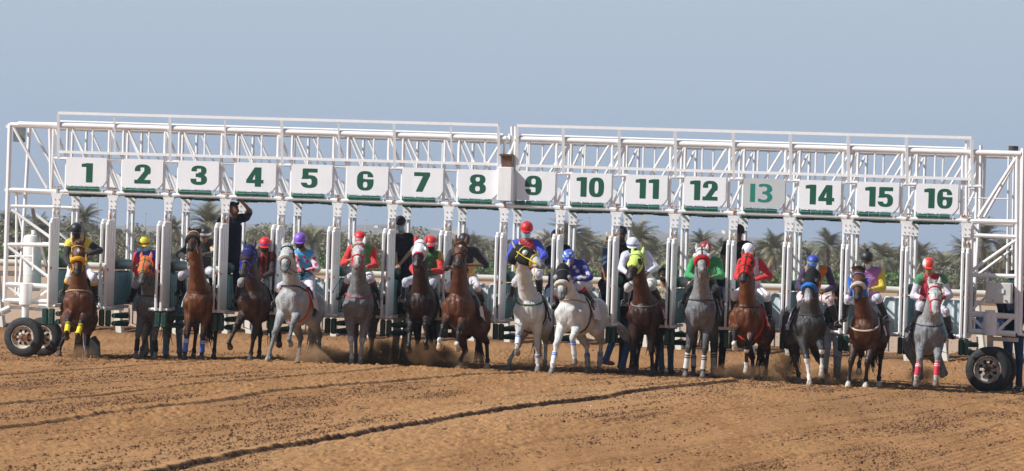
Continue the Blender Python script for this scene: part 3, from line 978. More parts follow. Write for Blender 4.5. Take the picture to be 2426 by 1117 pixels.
# ------------------------------------------------------------------ running rail behind the gate
RAILM = paint_mat('cream_rail_plastic', (.72, .70, .62), -.3, .5)
rail = tag(empty('running_rail', (0, 24, 0)), 'long white twin-tube running rail on leaning posts behind the gate', 'rail')
YR = 24.0
m = MB(); xs_ = [x for x in np.arange(-26, 26.1, 2)]
m.tube([(x, YR, 1.52 + .02 * math.sin(x)) for x in xs_], .075, 10)
obj('rail_tube', m, RAILM, rail)
m = MB(); m.tube([(x, YR + .1, 1.30 + .02 * math.sin(x * 1.3)) for x in xs_], .055, 10)
obj('rail_tube', m, RAILM, rail)
PXR = [4, 211, 284, 417, 482, 536, 592, 645, 700, 793, 870, 960, 1040, 1120, 1205, 1290, 1370, 1450, 1530, 1610, 1690, 1780, 1870, 1960, 2060, 2150, 2240, 2330, 2415]
for u in PXR:
    x = P(u, 800, YR).x
    m = MB()
    m.bar((x + .02, YR - .05, -.03), (x - .16, YR + .02, 1.25), .15, .13)
    m.tube([(x - .16, YR + .02, 1.2), (x - .24, YR, 1.36), (x - .18, YR, 1.48)], .04, 8)
    obj('rail_post', m, RAILM, rail)

# ------------------------------------------------------------------ date palms, bushes, far things
def leafmat(name, col, var=.35):
    if name in MATS: return MATS[name]
    m, n, b = new_mat(name)
    oc = objcoord(n); t = noise_node(n, .9, 4, .6, oc)
    info = n.nodes.new('ShaderNodeObjectInfo')
    c = rgbmix(n, maprange(n, t.outputs[0], .3, .7), tuple(x * (1 - var) for x in col), tuple(x * (1 + var) for x in col))
    c = rgbmix(n, maprange(n, info.outputs['Random'], 0, 1, 0, .45), c, (col[0] * 1.35, col[1] * 1.15, col[2] * .8))
    n.links.new(c, b.inputs['Base Color']); b.inputs['Roughness'].default_value = .6
    MATS[name] = m
    return m
FROND = leafmat('palm_frond', (.20, .20, .13))
DRYF = leafmat('dry_frond', (.34, .28, .18))
TRUNKM = simple('palm_trunk', (.13, .10, .07), .9, .35, 3)
BUSHM = leafmat('bush_leaf', (.19, .185, .12))
BUSHG = leafmat('bright_bush_leaf', (.12, .20, .055))
def frond(m, base, az, el, L, droop, rnd, wid=.40, dens=20):
    pts = []
    p = Vector(base); e = el
    n = 7
    for k in range(n + 1):
        pts.append(p.copy())
        d = Vector((math.cos(az) * math.cos(e), math.sin(az) * math.cos(e), math.sin(e)))
        p = p + d * (L / n); e -= droop / n
    side = Vector((-math.sin(az), math.cos(az), 0))
    for k in range(dens):
        t = .12 + .88 * k / dens
        f = t * n; i = min(int(f), n - 1); q = pts[i].lerp(pts[i + 1], f - i)
        d = (pts[i + 1] - pts[i]).normalized()
        ll = wid * L * .55 * math.sin(math.pi * min(1, .18 + t * .8)) + .1
        for s in (-1, 1):
            tip = q + side * (s * ll * rnd.uniform(.7, 1.1)) + d * ll * .9 + Vector((0, 0, -ll * rnd.uniform(.0, .32)))
            w = d * (L * .012 + .02)
            m.add([q - w, q + w, tip], [(0, 1, 2)])
    m.tube([pts[0], pts[3], pts[7]], [.05, .03, .01], 4)
def make_palm(h, R, seed, dead=.4, nf=58):
    rnd = random.Random(seed)
    root = empty('date_palm', (0, 0, 0))
    m = MB(); k = 8
    lean = rnd.uniform(-.4, .4)
    tp = [(lean * (j / k) ** 2, 0, h * j / k) for j in range(k + 1)]
    m.tube(tp, [.30 - .08 * j / k + (.03 if j % 2 else 0) for j in range(k + 1)], 9)
    for j in range(60):                               # stubs of old fronds
        z = h * (.15 + .85 * rnd.random()); a = rnd.uniform(0, 6.28); x0 = lean * (z / h) ** 2
        c = Vector((x0 + .24 * math.cos(a), .24 * math.sin(a), z))
        m.add([c + Vector((0, 0, -.12)), c + Vector((.1 * -math.sin(a), .1 * math.cos(a), 0)), c + Vector((.16 * math.cos(a), .16 * math.sin(a), .16))], [(0, 1, 2)])
    obj('trunk', m, TRUNKM, root)
    m = MB(); top = Vector((lean, 0, h))
    for j in range(nf):
        f = j / nf
        el = math.radians(86 - 92 * f ** .8 + rnd.uniform(-8, 8))
        frond(m, top + Vector((0, 0, .25 - .5 * f)), rnd.uniform(0, 6.283), el, R * rnd.uniform(.85, 1.1), rnd.uniform(.9, 1.7), rnd)
    obj('crown', m, FROND, root)
    m = MB()
    for j in range(int(14 * dead) + 4):
        frond(m, top + Vector((0, 0, -.35)), rnd.uniform(0, 6.283), math.radians(rnd.uniform(-70, -35)), R * rnd.uniform(.5, .8), .6, rnd, .25, 9)
    obj('dry_fronds', m, DRYF, root)
    return root
def make_bush(w, h, seed, mat, nleaf=3600, name='shrub'):
    rnd = np.random.default_rng(seed)
    root = empty(name, (0, 0, 0))
    ncl = 16
    cx = rnd.uniform(-w / 2, w / 2, ncl); cy = rnd.uniform(-w / 3, w / 3, ncl)
    cz = rnd.uniform(.15, .78, ncl) * h * (1 - .5 * (np.abs(cx) / (w / 2)) ** 2); cr = rnd.uniform(.13, .26, ncl) * h
    m = MB()
    for k in range(5):
        a = k * 1.3
        m.tube([(0.1 * math.cos(a), .1 * math.sin(a), -.1), (cx[k] * .5, cy[k] * .5, cz[k] * .6), (cx[k], cy[k], cz[k])], [.12, .07, .03], 6)
    obj('trunk', m, TRUNKM, root)
    k = rnd.integers(0, ncl, nleaf)
    d = rnd.normal(size=(nleaf, 3)); d /= np.linalg.norm(d, axis=1)[:, None]
    r = cr[k] * rnd.uniform(.55, 1.15, nleaf)
    c = np.stack([cx[k], cy[k], cz[k]], 1) + d * r[:, None] * np.array([1.2, 1.0, .9])
    c[:, 2] = np.maximum(c[:, 2], .05)
    s = rnd.uniform(.11, .27, nleaf)[:, None]
    a = rnd.normal(size=(nleaf, 3)); a /= np.linalg.norm(a, axis=1)[:, None]
    b = np.cross(a, rnd.normal(size=(nleaf, 3))); b /= np.linalg.norm(b, axis=1)[:, None]
    v = np.stack([c - a * s, c + b * s * .5, c + a * s, c - b * s * .5], 1).reshape(-1, 3)
    f = np.arange(nleaf * 4).reshape(-1, 4)
    o = obj('crown', (v, f), mat, root, smooth=False)
    return root
def copy_tree(o, loc, rz, s, name=None):
    c = o.copy(); COL.objects.link(c); c.location = loc; c.rotation_euler = (0, 0, rz); c.scale = (s, s, s * random.uniform(.92, 1.1))
    for ch in o.children:
        d = ch.copy(); COL.objects.link(d); d.parent = c
    return c
PROTO_P = [make_palm(6.5, 3.4, 1), make_palm(5.0, 3.6, 2, .8), make_palm(7.5, 3.1, 3, .6), make_palm(3.2, 3.3, 4, .2, 40)]
PROTO_B = [make_bush(6.5, 4.2, 11, BUSHM), make_bush(5.0, 5.2, 12, BUSHM), make_bush(6.0, 2.8, 13, BUSHG), make_bush(4.4, 6.0, 14, BUSHM, name='feathery_tree')]
used = set()
def put(protos, k, u, vtop, Y, h, rz):
    """Stand a plant so that its top reaches pixel row vtop."""
    p = P(u, vtop, Y); o = protos[k]
    s = max(.25, (p.z + .5) / h)
    key = (id(protos), k)
    if key in used: o = copy_tree(o, (p.x, Y, -.05), rz, s)
    else:
        used.add(key); o.location = (p.x, Y, -.05); o.rotation_euler = (0, 0, rz); o.scale = (s, s, s)
    return o
PH = [9.3, 7.9, 10.1, 6.1]; BH = [4.1, 5.0, 2.7, 5.7]
palms = [(12, 500, 400, 2), (45, 505, 440, 0), (92, 512, 400, 1), (205, 484, 380, 0), (165, 520, 460, 1), (240, 540, 470, 3), (330, 548, 480, 1), (412, 510, 400, 2), (372, 560, 430, 3), (500, 478, 360, 1), (470, 540, 480, 3),
         (640, 528, 400, 3), (600, 560, 470, 1), (740, 532, 390, 3), (770, 558, 450, 1), (690, 560, 470, 3), (820, 560, 420, 1), (905, 566, 430, 3), (880, 578, 480, 1), (985, 560, 430, 1), (1060, 575, 460, 3), (1120, 566, 380, 1),
         (1345, 520, 380, 1), (1385, 545, 400, 1), (1300, 556, 440, 3), (1430, 552, 420, 3), (1505, 532, 360, 1), (1480, 560, 430, 3), (1550, 565, 440, 1), (1600, 560, 420, 3), (1668, 545, 430, 0), (1715, 568, 460, 3),
         (1838, 546, 370, 1), (1800, 572, 450, 3), (1880, 575, 450, 1), (1962, 545, 380, 0), (1925, 578, 450, 3), (2000, 572, 440, 1), (2050, 572, 420, 3), (2085, 570, 370, 1), (2140, 582, 440, 3), (2185, 575, 400, 1), (2235, 590, 430, 3),
         (2335, 526, 370, 0), (2290, 560, 420, 1), (2375, 556, 400, 1), (2415, 575, 430, 3), (1250, 572, 450, 1), (1180, 590, 470, 3)]
rp = random.Random(5)
where = ['far left', 'left', 'middle', 'right', 'far right']
for (u, v, Y, k) in palms:
    o = put(PROTO_P, k, u, v + 6, Y, PH[k], rp.uniform(0, 6.28))
    tag(o, 'hazy date palm in the tree line beyond the track', 'palm', 'date palms in the tree line beyond the track')
rb = random.Random(9)
u = -170.0
while u < 2600:
    base = 571 + u * .031 - 34
    for (dv, Y, ks) in ((rb.uniform(6, 20), rb.uniform(450, 480), (0, 1)), (rb.uniform(-14, 6), rb.uniform(470, 520), (0, 1, 3)), (rb.uniform(6, 26), rb.uniform(400, 450), (0, 1)), (rb.uniform(38, 52), rb.uniform(340, 380), (2, 2, 0))):
        k = rb.choice(ks)
        if k == 3 and rb.random() < .6: k = 0
        o = put(PROTO_B, k, u + rb.uniform(-18, 18), base + dv - (8 if k == 3 else 0), Y, BH[k], rb.uniform(0, 6.28))
        if o.name.startswith('feathery'): tag(o, 'tall loose grey-green tree among the palms beyond the track', 'tree', 'loose trees among the palms')
        else: tag(o, 'bright green low bush beyond the running rail' if k == 2 else 'dusty grey-green bush under the palms beyond the track', 'bush', 'bright low bushes' if k == 2 else 'dusty bushes under the palms')
    u += rb.uniform(26, 38)
# hill with pale houses on the skyline
hx = np.linspace(-420, 420, 90); hy = np.linspace(2300, 3100, 14)
X, Y = np.meshgrid(hx, hy, indexing='ij')
prof = np.interp(X, [-420, -250, -140, -60, -10, 10, 60, 130, 250, 420], [4, 9, 14, 16, 12, 9, 16, 15, 10, 5])
Z = prof * np.sin(np.pi * (Y - 2300) / 800) ** .7 * (.85 + .3 * vnoise(X, Y, 60, 41)) - 2
nx, ny = X.shape; ii = np.arange(nx * ny).reshape(nx, ny)
hf = np.stack([ii[:-1, :-1], ii[1:, :-1], ii[1:, 1:], ii[:-1, 1:]], -1).reshape(-1, 4)
tag(obj('hill', (np.stack([X, Y, Z], -1).reshape(-1, 3), hf), simple('hill_rock', (.24, .22, .20), .95, .2, .02)), kind='structure')
HOUSEM = simple('house_wall', (.66, .60, .52), .8, .1, .1)
WINM = simple('house_window', (.05, .06, .07), .3, .2)
rh_ = random.Random(3)
def make_house(w, d, h, seed):
    root = empty('house', (0, 0, 0))
    m = MB(); m.box((0, 0, h / 2 - 1), (w, d, h + 2)); m.box((w * .28, 0, h + 1.1), (w * .4, d * .8, 2.2))
    for x in (-w / 2 + .15, w / 2 - .15): m.box((x, 0, h + .35), (.3, d, .7))
    m.box((0, -d / 2 + .15, h + .35), (w - .6, .3, .7))
    obj('wall', m, HOUSEM, root)
    for k in range(int(w // 3)):
        for z in (1.6, 4.6):
            if z > h - 1: continue
            m = MB(); m.box((-w / 2 + 1.8 + 3 * k, -d / 2 - .02, z), (1.1, .12, 1.4)); obj('window', m, WINM, root)
    return root
HP = [make_house(12, 9, 6.5, 1), make_house(9, 8, 3.6, 2), make_house(16, 10, 6.2, 3)]
ui = set()
for q, (u, v) in enumerate([(632, 548), (660, 550), (675, 546), (795, 545), (812, 549), (840, 544), (858, 548), (880, 551), (897, 546), (925, 550), (1035, 545), (1048, 551), (1062, 546), (1022, 549), (1080, 549), (1395, 560), (1410, 555), (1425, 558), (1378, 563), (1518, 560), (1532, 556), (1545, 562), (1690, 556), (1706, 552), (1722, 555), (1290, 560), (1268, 556)]):
    p = P(u, v, 2660)
    k = rh_.randrange(3)
    if k in ui:
        o = HP[k].copy(); COL.objects.link(o)
        for ch in HP[k].children:
            d = ch.copy(); COL.objects.link(d); d.parent = o
    else: o = HP[k]; ui.add(k)
    o.location = (p.x, 2600 + rh_.uniform(-60, 90), p.z - 7); o.rotation_euler = (0, 0, rh_.uniform(-.3, .3))
    tag(o, 'tiny pale flat-roofed house on the hazy skyline', 'house', 'pale houses on the skyline')
# thin masts
for q, (u, v) in enumerate([(1396, 515), (868, 520), (345, 505), (231, 470)]):
    p = P(u, v, 900); root = empty('mast', (p.x, 900, 0))
    m = MB(); m.tube([(p.x, 900, 0), (p.x, 900, p.z)], [.14, .07], 6)
    obj('pole', m, simple('mast_grey', (.40, .42, .44), .6, .1), root)
    m = MB(); m.tube([(p.x - .2, 900, p.z), (p.x + .25, 900, p.z)], .09, 6)
    obj('lamp_head', m, simple('mast_grey', (.40, .42, .44), .6, .1), root)
    tag(root, ['thin far mast above stall nine and ten', 'thin far mast seen under board six', 'thin far mast seen under board three', 'thin far mast seen under board two'][q].replace('stall nine and ten', 'the palms, seen under board ten'), 'mast', 'thin far masts')
# air
m = MB(); m.box((0, 1700, 22), (2400, 3720, 46.4))
hz = bpy.data.materials.new('dusty_air'); hz.use_nodes = True; n = hz.node_tree; n.nodes.clear()
oo = n.nodes.new('ShaderNodeOutputMaterial'); pv = n.nodes.new('ShaderNodeVolumePrincipled')
pv.inputs['Color'].default_value = (.80, .88, 1.0, 1); pv.inputs['Density'].default_value = .00018; pv.inputs['Anisotropy'].default_value = .2
n.links.new(pv.outputs[0], oo.inputs['Volume'])
tag(obj('haze', m, hz, None, False), kind='stuff')
# ------------------------------------------------------------------ bodies grown as one smooth surface
class Body:
    """Union of tapered limbs blended smoothly, meshed with surface nets."""
    def __init__(s, res, lo, hi):
        s.res = res
        s.lo = np.array(lo, float); n = np.ceil((np.array(hi, float) - s.lo) / res).astype(int) + 1
        s.n = n; s.F = np.full(tuple(n), 1.0, dtype=np.float32)
        s.bones = []
    def limb(s, a, b, ra, rb, k=.03, side=None, wide=1.0, tag_=0):
        """side: unit vector along which the section is `wide` times the radius."""
        a = np.array(a, float); b = np.array(b, float)
        s.bones.append((a, b, ra, rb, tag_))
        R = max(ra, rb) * max(1.0, wide) + k * 1.5 + 2 * s.res
        lo = np.minimum(a, b) - R; hi = np.maximum(a, b) + R
        i0 = np.clip(np.floor((lo - s.lo) / s.res).astype(int), 0, s.n); i1 = np.clip(np.ceil((hi - s.lo) / s.res).astype(int) + 1, 0, s.n)
        if np.any(i1 <= i0): return
        g = [s.lo[d] + np.arange(i0[d], i1[d]) * s.res for d in range(3)]
        X = g[0][:, None, None] - a[0]; Y = g[1][None, :, None] - a[1]; Z = g[2][None, None, :] - a[2]
        ab = b - a; L2 = max(float(ab @ ab), 1e-9)
        t = np.clip((X * ab[0] + Y * ab[1] + Z * ab[2]) / L2, 0, 1)
        qx = X - t * ab[0]; qy = Y - t * ab[1]; qz = Z - t * ab[2]
        q2 = qx * qx + qy * qy + qz * qz
        if side is not None and abs(wide - 1) > 1e-3:
            sd = np.array(side, float); sd /= np.linalg.norm(sd)
            du = qx * sd[0] + qy * sd[1] + qz * sd[2]
            q2 = q2 + du * du * (1.0 / wide ** 2 - 1)
        r = ra + (rb - ra) * t
        d = (np.sqrt(np.maximum(q2, 0)) - r).astype(np.float32)
        sub = s.F[i0[0]:i1[0], i0[1]:i1[1], i0[2]:i1[2]]
        h = np.maximum(k - np.abs(sub - d), 0) / k
        s.F[i0[0]:i1[0], i0[1]:i1[1], i0[2]:i1[2]] = np.minimum(sub, d) - h * h * k * .25
    def chain(s, pts, rs, k=.03, side=None, wide=1.0, tag_=0):
        for i in range(len(pts) - 1): s.limb(pts[i], pts[i + 1], rs[i], rs[i + 1], k, side, wide, tag_)
    def mesh(s):
        F = s.F; ins = F < 0
        nx, ny, nz = F.shape
        c = np.zeros((nx - 1, ny - 1, nz - 1), dtype=np.int8)
        for dx in (0, 1):
            for dy in (0, 1):
                for dz in (0, 1): c += ins[dx:nx - 1 + dx, dy:ny - 1 + dy, dz:nz - 1 + dz]
        act = (c > 0) & (c < 8)
        idx = np.argwhere(act)
        ident = np.full(act.shape, -1, dtype=np.int64); ident[act] = np.arange(len(idx))
        acc = np.zeros((len(idx), 3)); cnt = np.zeros(len(idx))
        x, y, z = idx.T
        cor = [(0, 0, 0), (1, 0, 0), (0, 1, 0), (1, 1, 0), (0, 0, 1), (1, 0, 1), (0, 1, 1), (1, 1, 1)]
        val = [F[x + a, y + b, z + e] for a, b, e in cor]
        for (p, q) in ((0, 1), (2, 3), (4, 5), (6, 7), (0, 2), (1, 3), (4, 6), (5, 7), (0, 4), (1, 5), (2, 6), (3, 7)):
            fa, fb = val[p], val[q]; m = (fa < 0) != (fb < 0)
            t = np.where(m, fa / np.where(m, fa - fb, 1), 0)
            for d in range(3):
                acc[:, d] += np.where(m, cor[p][d] + (cor[q][d] - cor[p][d]) * t, 0)
            cnt += m
        V = (idx + acc / cnt[:, None]) * s.res + s.lo
        fs = []
        for ax in range(3):
            sl0 = [slice(None)] * 3; sl1 = [slice(None)] * 3
            sl0[ax] = slice(0, -1); sl1[ax] = slice(1, None)
            A = ins[tuple(sl0)]; B = ins[tuple(sl1)]
            e = np.argwhere(A != B)
            o1, o2 = [(1, 2), (2, 0), (0, 1)][ax]
            ok = (e[:, o1] > 0) & (e[:, o2] > 0) & (e[:, o1] < act.shape[o1]) & (e[:, o2] < act.shape[o2])
            e = e[ok]
            flip = A[tuple(e.T)]
            def cell(d1, d2):
                q = e.copy(); q[:, o1] -= d1; q[:, o2] -= d2
                return ident[tuple(q.T)]
            quad = np.stack([cell(1, 1), cell(0, 1), cell(0, 0), cell(1, 0)], 1)
            quad[~flip] = quad[~flip][:, ::-1]
            fs.append(quad)
        Fq = np.concatenate(fs)
        return V, Fq[(Fq >= 0).all(1)]
    def nearest(s, V):
        """For each vertex: index of the nearest limb and the position along it."""
        best = np.full(len(V), 1e9); bi = np.zeros(len(V), int); bt = np.zeros(len(V))
        for i, (a, b, ra, rb, tg) in enumerate(s.bones):
            ab = b - a; L2 = max(float(ab @ ab), 1e-9)
            t = np.clip((V - a) @ ab / L2, 0, 1)
            d = np.linalg.norm(V - a - t[:, None] * ab, axis=1) - (ra + (rb - ra) * t)
            m = d < best
            best[m] = d[m]; bi[m] = i; bt[m] = t[m]
        return bi, bt
def npv(v): return np.array([v[0], v[1], v[2]], float)
def unit(v):
    v = np.array(v, float); return v / max(np.linalg.norm(v), 1e-9)
def ik(a, c, l1, l2, pole):
    """Middle joint between a and c, bent towards pole."""
    a, c = np.array(a, float), np.array(c, float)
    d = c - a; L = np.linalg.norm(d)
    if L > (l1 + l2) * .995:
        s_ = (l1 + l2) * .995 / L; L = (l1 + l2) * .995
        k1 = l1 / (l1 + l2) * 1.0
        mid = a + (c - a) * l1 / (l1 + l2)
        return mid
    L = max(L, abs(l1 - l2) + .01)
    x = (l1 * l1 - l2 * l2 + L * L) / (2 * L)
    h = math.sqrt(max(l1 * l1 - x * x, 0))
    u = d / max(np.linalg.norm(d), 1e-6)
    p = np.array(pole, float); p = p - u * (p @ u)
    return a + u * x + unit(p) * h
def fsample(B, p):
    q = (np.array(p) - B.lo) / B.res
    i = np.clip(np.floor(q).astype(int), 0, B.n - 2); f = np.clip(q - i, 0, 1)
    c = B.F[i[0]:i[0] + 2, i[1]:i[1] + 2, i[2]:i[2] + 2].astype(float)
    c = c[0] * (1 - f[0]) + c[1] * f[0]; c = c[0] * (1 - f[1]) + c[1] * f[1]
    return c[0] * (1 - f[2]) + c[1] * f[2]
def push(B, p, d, clear, mx=.6):
    """Walk outwards from inside the body until clear of its skin."""
    p = np.array(p, float); d = unit(d); t = 0
    while t < mx and fsample(B, p + d * t) < 0: t += B.res * .5
    return p + d * (t + clear)
COATM = {
    'bay': attr_mat('horse_coat_glossy', .44, .22, 5, 0, 0, .012, .36),
    'grey': attr_mat('horse_coat_dappled', .55, .20, 6, .28, .1, .010, .35),
    'plain': attr_mat('horse_coat', .55, .18, 5, .10, .1, .010, .4)}
HAIR = {}
def hairmat(c):
    k = 'hair_%d_%d_%d' % tuple(int(q * 99) for q in c)
    return simple(k, c, .6, .35, 30)
EYEM = simple('dark_eye', (.01, .008, .006), .08, .1)
SKINH = simple('dark_nostril', (.012, .010, .010), .6, .2)
def cloth(name, c, rough=.75): return simple(name, c, rough, .14, 18, 0, .002)
WRAPS = {}
def horse(hs):
    S = hs.get('S', 1.0)
    yaw = -math.radians(hs['yaw']); al = math.radians(hs.get('pitch', 0))
    cy, sy = math.cos(yaw), math.sin(yaw)
    def RZ(p): return np.array([p[0] * cy - p[1] * sy, p[0] * sy + p[1] * cy, p[2]])
    def TR(p):                                      # trunk point -> world offset from the root (pitched, yawed, scaled)
        x, y, z = p; py, pz = y - .62, z - 1.08
        y2 = .62 + py * math.cos(al) + pz * math.sin(al); z2 = 1.08 - py * math.sin(al) + pz * math.cos(al)
        return RZ((x * S, y2 * S, z2 * S))
    cu, cv = hs['chest']
    ch = TR((0, -.68, 1.10))
    Yr = hs['Y']
    cw = P(cu, cv, Yr + ch[1])
    X0 = cw.x - ch[0]; dz = cw.z - ch[2]
    O = np.array([X0, Yr, 0.0]); lift = np.array([0, 0, dz])
    W = lambda p: TR(p) + O + lift
    g0 = gz(X0)
    side = RZ((1, 0, 0)); fwd = RZ((0, -1, 0)); up = np.array([0, 0, 1.])
    # head
    pu, pv = hs['poll']; nu, nv = hs['nose']
    pollY = W((0, -.68, 1.1))[1] - hs.get('pf', .12) * 1.0
    p0 = npv(P(pu, pv, pollY))
    nn = npv(P(nu, nv, pollY)); dlt = nn - p0; dlt[1] = 0
    SH = S * hs.get('headk', 1.12); HL = .57 * SH; l2 = np.linalg.norm(dlt)
    if l2 > HL * .97: dlt *= HL * .97 / l2; l2 = HL * .97
    dlt[1] = -math.sqrt(HL * HL - l2 * l2)
    hd = unit(dlt)
    hh = np.array([hd[0] * hs.get('turn', .7), min(hd[1], -.3), 0])
    hsd = unit(np.cross(up, hh)) if False else unit(np.array([-hh[1], hh[0], 0]))
    if hsd[0] < 0: hsd = -hsd
    hsd = unit(hsd - hd * (hsd @ hd))
    hup = unit(np.cross(hsd, hd))
    if hup[1] > 0 and hup[2] < 0: hup = -hup
    if hup @ np.array([0, -1, .6]) < 0: hup = -hup
    def Hd(s_, u_=0, w_=0): return p0 + (hd * s_ + hup * u_ + hsd * w_) * SH
    # leg targets
    legs = {}
    for key, front, sx in (('fl', 1, -1), ('fr', 1, 1), ('hl', 0, -1), ('hr', 0, 1)):
        u, v, yo, mode = hs[key]
        wY = Yr + yo
        q = npv(P(u, v, wY))
        if mode == 'p': q[2] = gz(q[0]) + .005
        q[2] = max(q[2], gz(q[0]) + .005)
        top = W((sx * .135, -.42, .90)) if front else W((sx * .175, .50, .88))
        pd = {'p': (0, -.45, -1), 'l': (0, .1, -1), 'f': (0, 1.1, -.9), 'r': (0, -.8, -.9), 'b': (0, .8, -1)}[mode]
        pdv = RZ(unit(pd))
        hl = .17 * S if front else .18 * S
        fet = q - pdv * hl
        l1, l2_ = (.42 * S, .29 * S) if front else (.46 * S, .385 * S)
        dist = np.linalg.norm(fet - top)
        if dist > (l1 + l2_) * .99:               # out of reach: slide the shoulder or hip down the line a little
            ex = dist - (l1 + l2_) * .99
            l1 += ex * .55; l2_ += ex * .45
        pole = fwd if front else -fwd
        kn = ik(top, fet, l1, l2_, pole + np.array([0, 0, .25 if front else 0]) + side * (sx * hs.get('kneeout', .0)))
        legs[key] = (top, kn, fet, q, pdv, front, sx)
    pts = [W((0, -.7, .7)), W((0, 1.1, 1.5)), W((.4, 0, 1)), W((-.4, 0, 1)), W((.35, 1.1, 1)), W((-.35, 1.1, 1)), p0, Hd(.62), Hd(0, .15)] + [l[3] for l in legs.values()] + [l[1] for l in legs.values()]
    lo = np.min(pts, 0) - .22; hi = np.max(pts, 0) + .22
    B = Body(.018, lo, hi)
    sd = side
    B.chain([W((0, -.46, 1.10)), W((0, -.18, 1.10)), W((0, .15, 1.08)), W((0, .50, 1.14)), W((0, .80, 1.17))], [r * S for r in (.25, .32, .325, .285, .245)], .06, sd, .76, 0)
    B.limb(W((0, -.26, 1.36)), W((0, .05, 1.37)), .085 * S, .09 * S, .08, None, 1, 0)
    for x in (-1, 1):
        B.chain([W((x * .10, -.26, 1.34)), W((x * .152, -.49, 1.07)), W((x * .142, -.40, .92))], [r * S for r in (.10, .112, .106)], .022, None, 1, 0)
        B.limb(W((x * .078, -.625, 1.12)), W((x * .084, -.585, .96)), .086 * S, .076 * S, .012, None, 1, 0)
        B.limb(W((x * .06, -.56, .92)), W((x * .07, -.42, .82)), .075 * S, .07 * S, .03, None, 1, 0)
        B.chain([W((x * .12, .68, 1.22)), W((x * .155, .64, 1.02)), W((x * .175, .50, .88))], [r * S for r in (.20, .175, .125)], .05, None, 1, 0)
        B.limb(W((x * .10, .88, 1.16)), W((x * .125, .84, .94)), .135 * S, .11 * S, .05, None, 1, 0)
    # neck
    b0 = W((0, -.36, 1.20)); b2 = p0 - hup * .085 * S + hd * .03 * S
    mid = (b0 + b2) / 2; ctl = mid + fwd * .05 + up * .02
    nk = []
    for k in range(6):
        t = k / 5; nk.append((1 - t) ** 2 * b0 + 2 * t * (1 - t) * ctl + t * t * b2)
    B.chain(nk, [r * S for r in (.245, .205, .170, .15, .134, .116)], .022, sd, .78, 1)
    # head
    B.limb(Hd(.00, -.02), Hd(.20, -.005), .088 * SH, .098 * SH, .03, hsd, 1.0, 2)
    for x in (-1, 1): B.limb(Hd(.12, -.10, x * .028), Hd(.22, -.085, x * .024), .070 * SH, .062 * SH, .02, None, 1, 2)
    B.limb(Hd(.20, -.005), Hd(.44, -.005), .088 * SH, .058 * SH, .02, hsd, .96, 2)
    B.limb(Hd(.44, -.012), Hd(.515, -.022), .056 * SH, .047 * SH, .02, hsd, 1.12, 7)
    B.limb(Hd(.26, -.085), Hd(.47, -.068), .046 * SH, .030 * SH, .02, hsd, 1.0, 2)
    for x in (-1, 1):
        B.limb(Hd(.165, .035, x * .078), Hd(.20, .030, x * .074), .032 * SH, .028 * SH, .02, None, 1, 2)
        B.limb(Hd(.50, -.002, x * .036), Hd(.525, -.012, x * .033), .024 * SH, .022 * SH, .012, None, 1, 7)
    for key, (top, kn, fet, q, pdv, front, sx) in legs.items():
        tb = {'fl': 10, 'fr': 20, 'hl': 30, 'hr': 40}[key]
        if front:
            B.limb(top, kn, .088 * S, .050 * S, .05, None, 1, tb + 3)
            B.limb(top * .85 + kn * .15 + side * sx * .025, top * .45 + kn * .55 + side * sx * .02, .075 * S, .055 * S, .02, None, 1, tb + 3)
            B.limb(kn + up * .02 + fwd * .008, kn - up * .022 + fwd * .008, .055 * S, .049 * S, .012, None, 1, tb + 4)
        else:
            hip = top
            B.limb(hip, kn, .115 * S, .052 * S, .06, None, 1, tb + 3)
            B.limb(kn, kn - unit(fet - kn) * .035, .052 * S, .035 * S, .02, None, 1, tb + 4)
        B.limb(kn, fet, .038 * S, .031 * S, .02, None, 1, tb + 4)
        B.limb(fet, fet + unit(fet - kn) * .005, .044 * S, .044 * S, .012, None, 1, tb + 5)
        pe = q - pdv * .075 * S
        B.limb(fet, pe, .033 * S, .038 * S, .015, None, 1, tb + 5)
        B.limb(pe, q - pdv * .03 * S, .047 * S, .056 * S, .008, None, 1, tb + 6)
    V, Fc = B.mesh()
    bi, bt = B.nearest(V)
    tags = np.array([b[4] for b in B.bones])[bi]
    C = hs['coat']
    col = np.tile(np.array(C['body'], float), (len(V), 1))
    m = tags == 1; col[m] = C.get('neck', C['body'])
    m = tags == 2; col[m] = C.get('head', C['body'])
    m = tags == 7; col[m] = C.get('muzzle', (.03, .025, .025))
    hs_ = (V - p0) @ hd / SH; hw_ = (V - p0) @ hsd / SH; hu_ = (V - p0) @ hup / SH
    headm = (tags == 2) | (tags == 7)
    t = np.clip((hs_ - .34) / .12, 0, 1)[:, None]
    col = np.where(headm[:, None], col * (1 - t) + np.array(C.get('muzzle', (.03, .025, .025))) * t, col)
    if 'star' in C:
        m = headm & (hu_ > .03) & (((hs_ - .15) / .035) ** 2 + (hw_ / .018) ** 2 < 1); col[m] = C['star']
    if 'blaze' in C:
        m = headm & (hu_ > .0) & (np.abs(hw_) < .022) & (hs_ > .12) & (hs_ < .5); col[m] = C['blaze']
    for key, tb in (('fl', 10), ('fr', 20), ('hl', 30), ('hr', 40)):
        pt = np.array(C.get('points', C['body'])); ub = np.array(C['body'])
        m = tags == tb + 3; tt = np.clip((bt[m] - .25) / .65, 0, 1)[:, None]
        col[m] = ub * (1 - tt) + pt * tt
        col[tags == tb + 4] = pt; col[tags == tb + 5] = pt; col[tags == tb + 6] = C.get('hoof', (.06, .05, .045))
        sk = hs.get('socks', {}).get(key)
        if sk:
            c_, t0 = sk
            m = (tags == tb + 5) | ((tags == tb + 4) & (bt > t0)); col[m] = c_
            if t0 <= 0: col[tags == tb + 4] = c_
